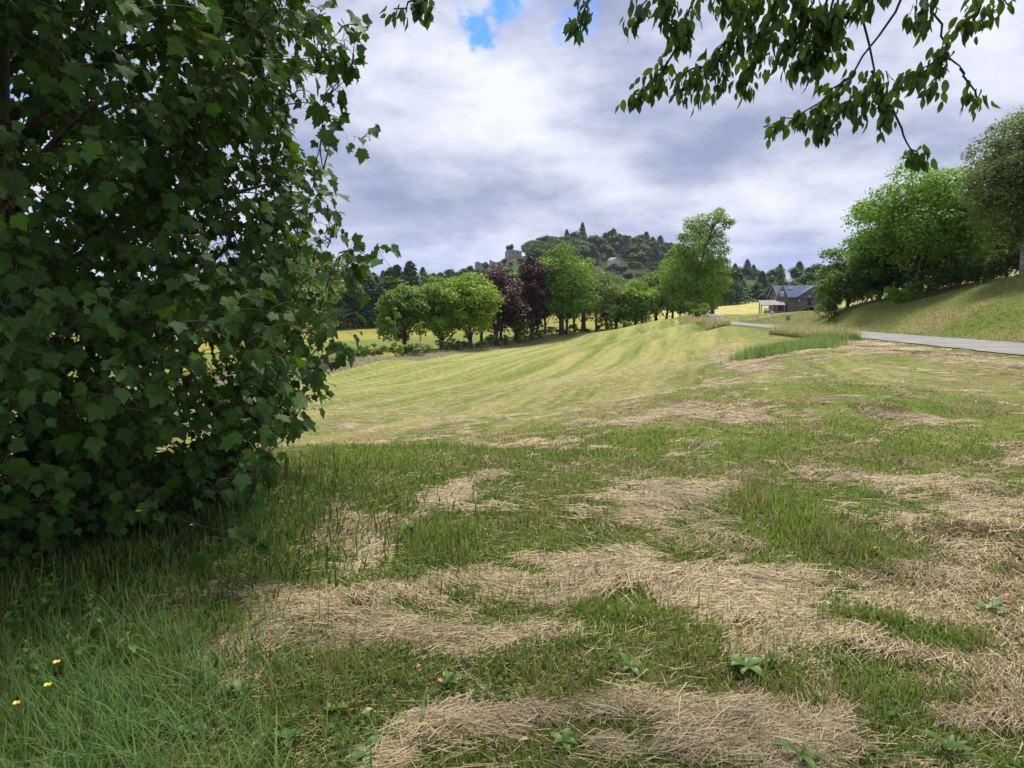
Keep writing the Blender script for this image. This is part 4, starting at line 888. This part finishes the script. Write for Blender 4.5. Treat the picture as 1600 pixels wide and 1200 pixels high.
# ------------------------------------------------------------------ maple in the left foreground
def palm_leaf():
    """five-lobed leaf, stalk end at the origin, tip along +y, about one unit long"""
    out = [(0, .0)]
    R = [(8, .10), (38, -.0)]
    pts = [(.10, -.05), (.26, -.09), (.30, .03), (.44, .06), (.37, .17), (.50, .26), (.47, .36), (.62, .50), (.48, .53), (.42, .61), (.29, .56), (.28, .68), (.19, .72), (.18, .84), (.08, .89), (0, 1.03)]
    pts = [(x, y) for x, y in pts]
    right = pts; left = [(-x, y) for x, y in pts[:-1]][::-1]
    o = np.array([(0, 0)]+right+left); return o
PL = palm_leaf()
def leaf_batch(P, tip, nrm, size, rs, shape, cup=.18):
    """place a fan-triangulated leaf outline at each P; returns verts, tris, uv"""
    n = len(P); k = len(shape); t = unit(tip); nn = unit(nrm-(nrm*t).sum(1)[:, None]*t); b = np.cross(t, nn)
    sx = shape[:, 0]; sy = shape[:, 1]; s = size[:, None, None]
    cp = rs.uniform(.3, 1.6, n)[:, None]*cup; dr = rs.uniform(.0, 1.3, n)[:, None]*.25
    zz = np.abs(sx)[None]*cp-(sy**2)[None]*dr-.15*cp*(sx**2)[None]+rs.normal(0, .018, (n, k))
    V = P[:, None]+s*(b[:, None]*sx[None, :, None]+t[:, None]*sy[None, :, None]+nn[:, None]*zz[:, :, None])
    c = P+size[:, None]*(t*.36-nn*(.36**2*dr)); V = np.concatenate([V, c[:, None]], 1)
    i = np.arange(n)[:, None]*(k+1); j = np.arange(k)[None]; F = np.stack([i+j, i+(j+1) % k, i+k+0*j], -1).reshape(-1, 3)
    uv = np.tile(np.concatenate([shape, [[0, .36]]]), (n, 1)); return V.reshape(-1, 3), F, uv
MAPLE = m_leaf('maple_leaves', (.046, .100, .020), var=.30, trans=.22, rough=.6, hue=(1.2, 1.2, .9), spec=.2, veins=True)
def maple():
    rs = np.random.default_rng(99); cx, cy = -3.35, 4.95; zg = h1(cx, cy)
    T = thing('maple_tree', 'large leafy maple with lobed dark green leaves filling the left foreground', 'tree', (0, 0, 0))
    def R(z, a):
        base = np.interp(z, [-.3, .05, .4, .9, 1.35, 1.8, 2.4, 3.0, 3.6, 4.6, 5.6, 6.4], [1.3, 1.5, 1.65, 1.92, 2.1, 2.02, 2.0, 2.2, 2.1, 1.8, 1.2, .3])
        return base*(1+.27*(fbm(a*1.6+5, z*1.4, 3, 13)-.5)*2)
    n = 5400; z = rs.uniform(-.25, 6.2, n); a = rs.random(n)*2*np.pi; k = np.where(rs.random(n) < .74, rs.uniform(.72, 1.0, n), rs.uniform(.2, .75, n))
    rr = R(z, a)*k; P = np.stack([cx+rr*np.cos(a), cy+rr*np.sin(a), z], 1)
    gap = fbm(a*2.6, z*2.1, 3, 19); keep = (gap > .25) | (k < .6); P = P[keep]; a = a[keep]; k = k[keep]
    extra = np.array([px_pt(*q) for q in [(575,400,4.4),(560,405,4.4),(530,395,4.4),(555,60,4.3),(530,50,4.3),(540,95,4.35),(500,90,4.3),(510,20,4.3),(480,30,4.2),(530,130,4.3),(505,160,4.3),(530,490,4.1),(535,540,4.1),(520,560,4.1),(500,540,4.1),(480,520,4.1),(455,665,3.7),(440,690,3.7),(500,230,4.3),(490,290,4.3),(515,360,4.3),(545,430,4.3),(400,740,3.6),(380,800,3.6),(350,830,3.6),(590,392,4.5),(560,40,4.4),(548,118,4.3),(520,205,4.3),(512,320,4.3),(545,505,4.2),(500,560,4.0),(468,640,3.7),(410,725,3.6),(535,80,4.3),(505,430,4.2),(480,600,3.9),(565,460,4.4),(505,265,4.3)]])
    P = np.concatenate([P, extra]); a = np.concatenate([a, np.full(len(extra), -.45)]); n = len(P)
    gz = h(P[:, 0], P[:, 1])+.12; P[:, 2] = np.maximum(P[:, 2], gz)
    outd = np.stack([np.cos(a), np.sin(a), np.zeros(n)], 1)
    # limbs: trunk, boughs, twigs
    mb = MB(); base = np.array([cx-.1, cy+.1, zg-.2]); trunk = [base+np.array([.05*math.sin(i*1.3), .06*math.cos(i), i*.75]) for i in range(9)]
    mb.tube(trunk, [.15, .125, .115, .10, .085, .07, .055, .035, .02], 10); mb.build('trunk', BARK, T, True)
    mb = MB(); bough = []
    for i in range(46):
        zz = rs.uniform(.1, 5.4); aa = i*2.4+rs.uniform(-.3, .3); e = R(np.array([zz+.3]), np.array([aa % 6.283]))[0]*.74
        st = np.array([cx-.1, cy+.1, max(zg+.15, zz-rs.uniform(.3, .9))]); en = np.array([cx+e*math.cos(aa), cy+e*math.sin(aa), zz+.25])
        q = limb_pts(st, en, rs, .06, 6); bough.append(np.array(q)); mb.tube(q, [.034-.0042*j for j in range(7)], 6)
    mb.build('boughs', BARK, T, True)
    B = np.concatenate([b[2:] for b in bough]); rad_ = np.hypot(P[:, 0]-cx, P[:, 1]-cy); order = np.argsort(rad_); rad_ = rad_[order]; P = P[order]; outd = outd[order]; mb = MB(); Lp, Lt, Ln, Ls = [], [], [], []; pet = MB()
    for i in range(n):
        p = P[i]; d2 = ((B-p)**2).sum(1)+np.where(B[:, 2] > p[2]+.05, .15, 0); d2 = np.where(d2 < .02, d2+1, d2); b0 = B[int(np.argmin(d2))]; B = np.vstack([B, p])
        L = np.linalg.norm(p-b0)
        if L > .05: mb.tube(limb_pts(b0, p, rs, .06, 3), [.0055, .0045, .0035, .002], 4)
        od = outd[i]; m = rs.integers(6, 11); shoot = unit(od*.8+np.array([0, 0, .35])+rs.normal(size=3)*.35)
        for j in range(m):
            bp = p-shoot*rs.uniform(0, .22); dd = unit(od*.9+rs.normal(size=3)*.85+np.array([0, 0, .05]))
            pl = rs.uniform(.05, .12); q = bp+dd*pl+np.array([0, 0, .01]); s = rs.uniform(.042, .118)*(1.15 if rs.random() < .12 else .88)*(.75 if j == 0 else 1)
            tip = unit(dd*.55+np.array([0, 0, -.65])+rs.normal(size=3)*.28); nr = unit(od*.65+np.array([0, 0, .8])+rs.normal(size=3)*.48)
            Lp.append(q); Lt.append(tip); Ln.append(nr); Ls.append(s)
            if p[1] < cy+.6 and p[2] < 4: pet.tube([bp, q], [.0016, .0012], 3)
    mb.build('twigs', TWIG, T)
    pet.build('leaf_stalks', m_plain('stalk', (.16, .17, .05), (.2, .09, .05), 5), T)
    Lp = np.array(Lp); V, F, uv = leaf_batch(Lp, np.array(Lt), np.array(Ln), np.array(Ls), rs, PL)
    k = len(PL)+1; nl = len(Lp); out = np.hypot(Lp[:, 0]-cx, Lp[:, 1]-cy)/2.2
    tn = rs.uniform(.55, 1.45, nl); c = np.ones((nl, 3))*tn[:, None]
    yg = rs.random(nl) < .05; c[yg] = C_(2.1, 2.2, 1.0)*rs.uniform(.7, 1.1, (yg.sum(), 1)); bl = rs.random(nl) < .08; c[bl] = C_(1.6, 1.6, 1.8)
    mesh_obj('crown', V, [F], MAPLE, T, colors=np.repeat(c, k, 0), uv=uv, smooth=False); print('maple leaves', nl)
maple()

# ------------------------------------------------------------------ cherry overhead
CHL = m_leaf('cherry_leaves', (.055, .105, .022), var=.3, trans=.30, rough=.45, hue=(1.2, 1.2, .9), spec=.35)
OV = np.array([(0, 0), (.13, .10), (.22, .28), (.245, .48), (.19, .68), (.09, .84), (.03, .93), (0, 1.03), (-.03, .93), (-.09, .84), (-.19, .68), (-.245, .48), (-.22, .28), (-.13, .10)])
def cherry():
    rs = np.random.default_rng(17)
    T = thing('cherry_tree', 'overhanging tree with drooping oval leaves hanging in from the top right', 'tree', (0, 0, 0))
    W3 = lambda q: np.array(px_pt(*q))
    # each twig: way points (pixel, pixel, metres ahead); the leafy part begins after index s
    tw = [
     ([(720,-260,3.6),(675,-90,3.7),(668,-5,3.8),(650,10,3.8)],2,9), ([(668,-5,3.8),(640,5,3.8),(615,14,3.8)],0,12), ([(655,0,3.8),(668,18,3.8)],0,5),
     ([(1010,-200,3.6),(960,-80,3.7),(925,-10,3.8),(905,30,3.8),(897,42,3.8)],2,22),
     ([(1100,-200,3.6),(1060,-60,3.7),(1010,0,3.8),(990,25,3.8)],1,26),
     ([(1130,-180,3.5),(1100,-40,3.6),(1075,20,3.7),(1068,55,3.7),(1062,62,3.7)],1,34),
     ([(1075,40,3.7),(1045,90,3.7),(1020,125,3.75),(985,150,3.8)],1,30),
     ([(1180,-100,3.6),(1140,60,3.7),(1105,100,3.8),(1075,150,3.8)],1,36),
     ([(1105,100,3.8),(1080,112,3.8),(1055,125,3.8)],0,14),
     ([(1140,60,3.7),(1130,110,3.8),(1120,135,3.8)],0,18),
     ([(1240,-40,3.7),(1200,60,3.8),(1168,110,3.9),(1160,130,3.9)],1,30),
     ([(1220,-150,3.5),(1190,-20,3.6),(1165,30,3.7),(1150,65,3.7)],1,34),
     ([(1280,-150,3.4),(1230,-20,3.5),(1205,30,3.6),(1185,60,3.6)],1,36),
     ([(1300,-120,3.4),(1270,0,3.5),(1235,60,3.6),(1215,85,3.6)],1,40),
     ([(1340,-120,3.4),(1300,10,3.5),(1270,60,3.6),(1240,105,3.7)],1,44),
     ([(1360,-120,3.4),(1310,0,3.5),(1290,60,3.6),(1270,110,3.6)],1,44),
     ([(1420,-60,3.5),(1400,20,3.6),(1330,120,3.7),(1260,175,3.8),(1205,195,3.9)],2,36),
     ([(1330,120,3.7),(1300,150,3.8),(1290,185,3.8),(1280,205,3.8)],1,30),
     ([(1360,-40,3.6),(1350,40,3.7),(1365,110,3.8),(1350,145,3.8),(1310,165,3.8)],2,24),
     ([(1365,110,3.8),(1385,150,3.8),(1385,190,3.8)],0,30),
     ([(1350,140,3.8),(1345,165,3.8),(1337,180,3.8)],0,10),
     ([(1470,-80,3.5),(1460,20,3.6),(1480,75,3.7),(1450,105,3.7),(1410,120,3.7)],2,30),
     ([(1480,75,3.7),(1475,100,3.7),(1462,125,3.7),(1455,140,3.7)],0,14),
     ([(1500,110,3.7),(1515,130,3.75),(1528,158,3.8)],1,10),
     ([(1480,75,3.7),(1488,95,3.7),(1500,110,3.7)],2,0),
     ([(1440,-60,3.5),(1450,-10,3.6),(1440,20,3.6),(1430,35,3.6)],1,22),
     ([(1560,-100,3.4),(1530,-20,3.5),(1525,20,3.6),(1505,40,3.6)],1,18),
     ([(1610,-80,3.4),(1580,-10,3.5),(1550,18,3.6)],1,10),
     ([(1385,150,3.8),(1405,200,3.9),(1425,232,4.0),(1437,248,4.0)],2,18),
     ([(1300,-60,3.4),(1290,10,3.5),(1300,50,3.6),(1320,75,3.6)],1,26),
     ([(1100,-100,3.5),(1120,-20,3.6),(1150,10,3.6)],1,30),
     ([(1050,-100,3.4),(1040,-20,3.5),(1035,10,3.6),(1060,40,3.6)],1,30),
     ([(1250,-100,3.3),(1240,-30,3.4),(1255,10,3.5),(1300,30,3.5)],1,34),
     ([(1380,-100,3.3),(1370,-30,3.4),(1350,0,3.5),(1330,10,3.5)],1,24),
    ]
    for _ in range(70):  # foliage above and beside the frame, same branches
        x = rs.uniform(900, 2300); yy = rs.uniform(-900, -120); d = rs.uniform(2.6, 4.2); tw.append(([(x+60, yy-160, d-.3), (x+30, yy-70, d-.1), (x, yy, d), (x-40, yy+60, d)], 1, 30))
    mb = MB(); lp, lt, ln, ls = [], [], [], []; roots = []
    for pts, s, m in tw:
        q = [W3(p) for p in pts]; n = len(q); q2 = []
        for i in range(n-1):
            for f in (0, .33, .66): q2.append(q[i]*(1-f)+q[i+1]*f+rs.normal(size=3)*.008)
        q2.append(q[-1]); N = len(q2); mb.tube(q2, [.0065*(1-.75*i/N)+.0008 for i in range(N)], 5)
        if pts[0][1] < -30: roots.append(q[0])
        if m == 0: continue
        for j in range(int(m*2.5)):
            u = rs.uniform(s, n-1) if j > 3 else n-1; i = min(int(u), n-2); f = u-i; p = q[i]*(1-f)+q[i+1]*f; dv = unit(q[i+1]-q[i])
            off = unit(rs.normal(size=3))*rs.uniform(.01, .075); off[2] -= .012; p = p+off
            tip = unit(dv*.35+np.array([0, 0, -1.0])+rs.normal(size=3)*.38+off*3); lp.append(p); lt.append(tip); ln.append(unit(rs.normal(size=3)+np.array([0, .2, .6]))); ls.append(rs.uniform(.040, .078))
    tr = np.array([4.3, -1.6, h1(4.3, -1.6)-.2]); trunk = [tr+np.array([-.05*i, .06*i, i*.8]) for i in range(8)]
    tb = MB(); tb.tube(trunk, [.22, .19, .17, .155, .14, .11, .08, .04], 10); tb.build('trunk', BARK, T, True)
    big = []
    for en, i0 in (((.8, 3.0, 4.6), 4), ((2.3, 3.2, 4.3), 4), ((1.5, 2.6, 5.4), 5), ((3.2, 2.6, 5.0), 5), ((4.6, 2.4, 4.2), 4), ((-.2, 3.3, 4.7), 5), ((6, 0, 5), 5), ((3.5, -4, 5), 4), ((1.5, -2.5, 5.4), 5)):
        q = limb_pts(trunk[i0], en, rs, .05, 7); big += [np.array(v) for v in q[2:]]; mb.tube(q, [.05-.0058*j for j in range(8)], 7)
    big = np.array(big)
    for r in roots:
        b = big[int(np.argmin(((big-r)**2).sum(1)))]; mb.tube(limb_pts(b, r, rs, .05, 4), [.012, .010, .009, .008, .007], 5)
    mb.build('branches', TWIG, T, True)
    lp, lt, ln, ls = map(np.array, (lp, lt, ln, ls)); V, F, uv = leaf_batch(lp, lt, ln, ls, rs, OV, .35)
    nl = len(lp); c = np.repeat(rs.uniform(.7, 1.35, nl), len(OV)+1)[:, None]*np.ones(3)
    mesh_obj('leaves', V, [F], CHL, T, colors=c, uv=uv); print('cherry leaves', nl)
cherry()

# ------------------------------------------------------------------ air
def haze():
    mb = MB(); mb.box(-520, 620, -60, 1000, -30, 75)
    m, t = new_mat('haze_air'); vol = t.n('ShaderNodeVolumePrincipled', {'Color': (.80, .87, 1.0, 1), 'Density': .00010}).outputs[0]
    o = t.n('ShaderNodeOutputMaterial'); t.L.new(vol, o.inputs['Volume'])
    tag(mb.build('haze', m), kind='stuff')
haze()
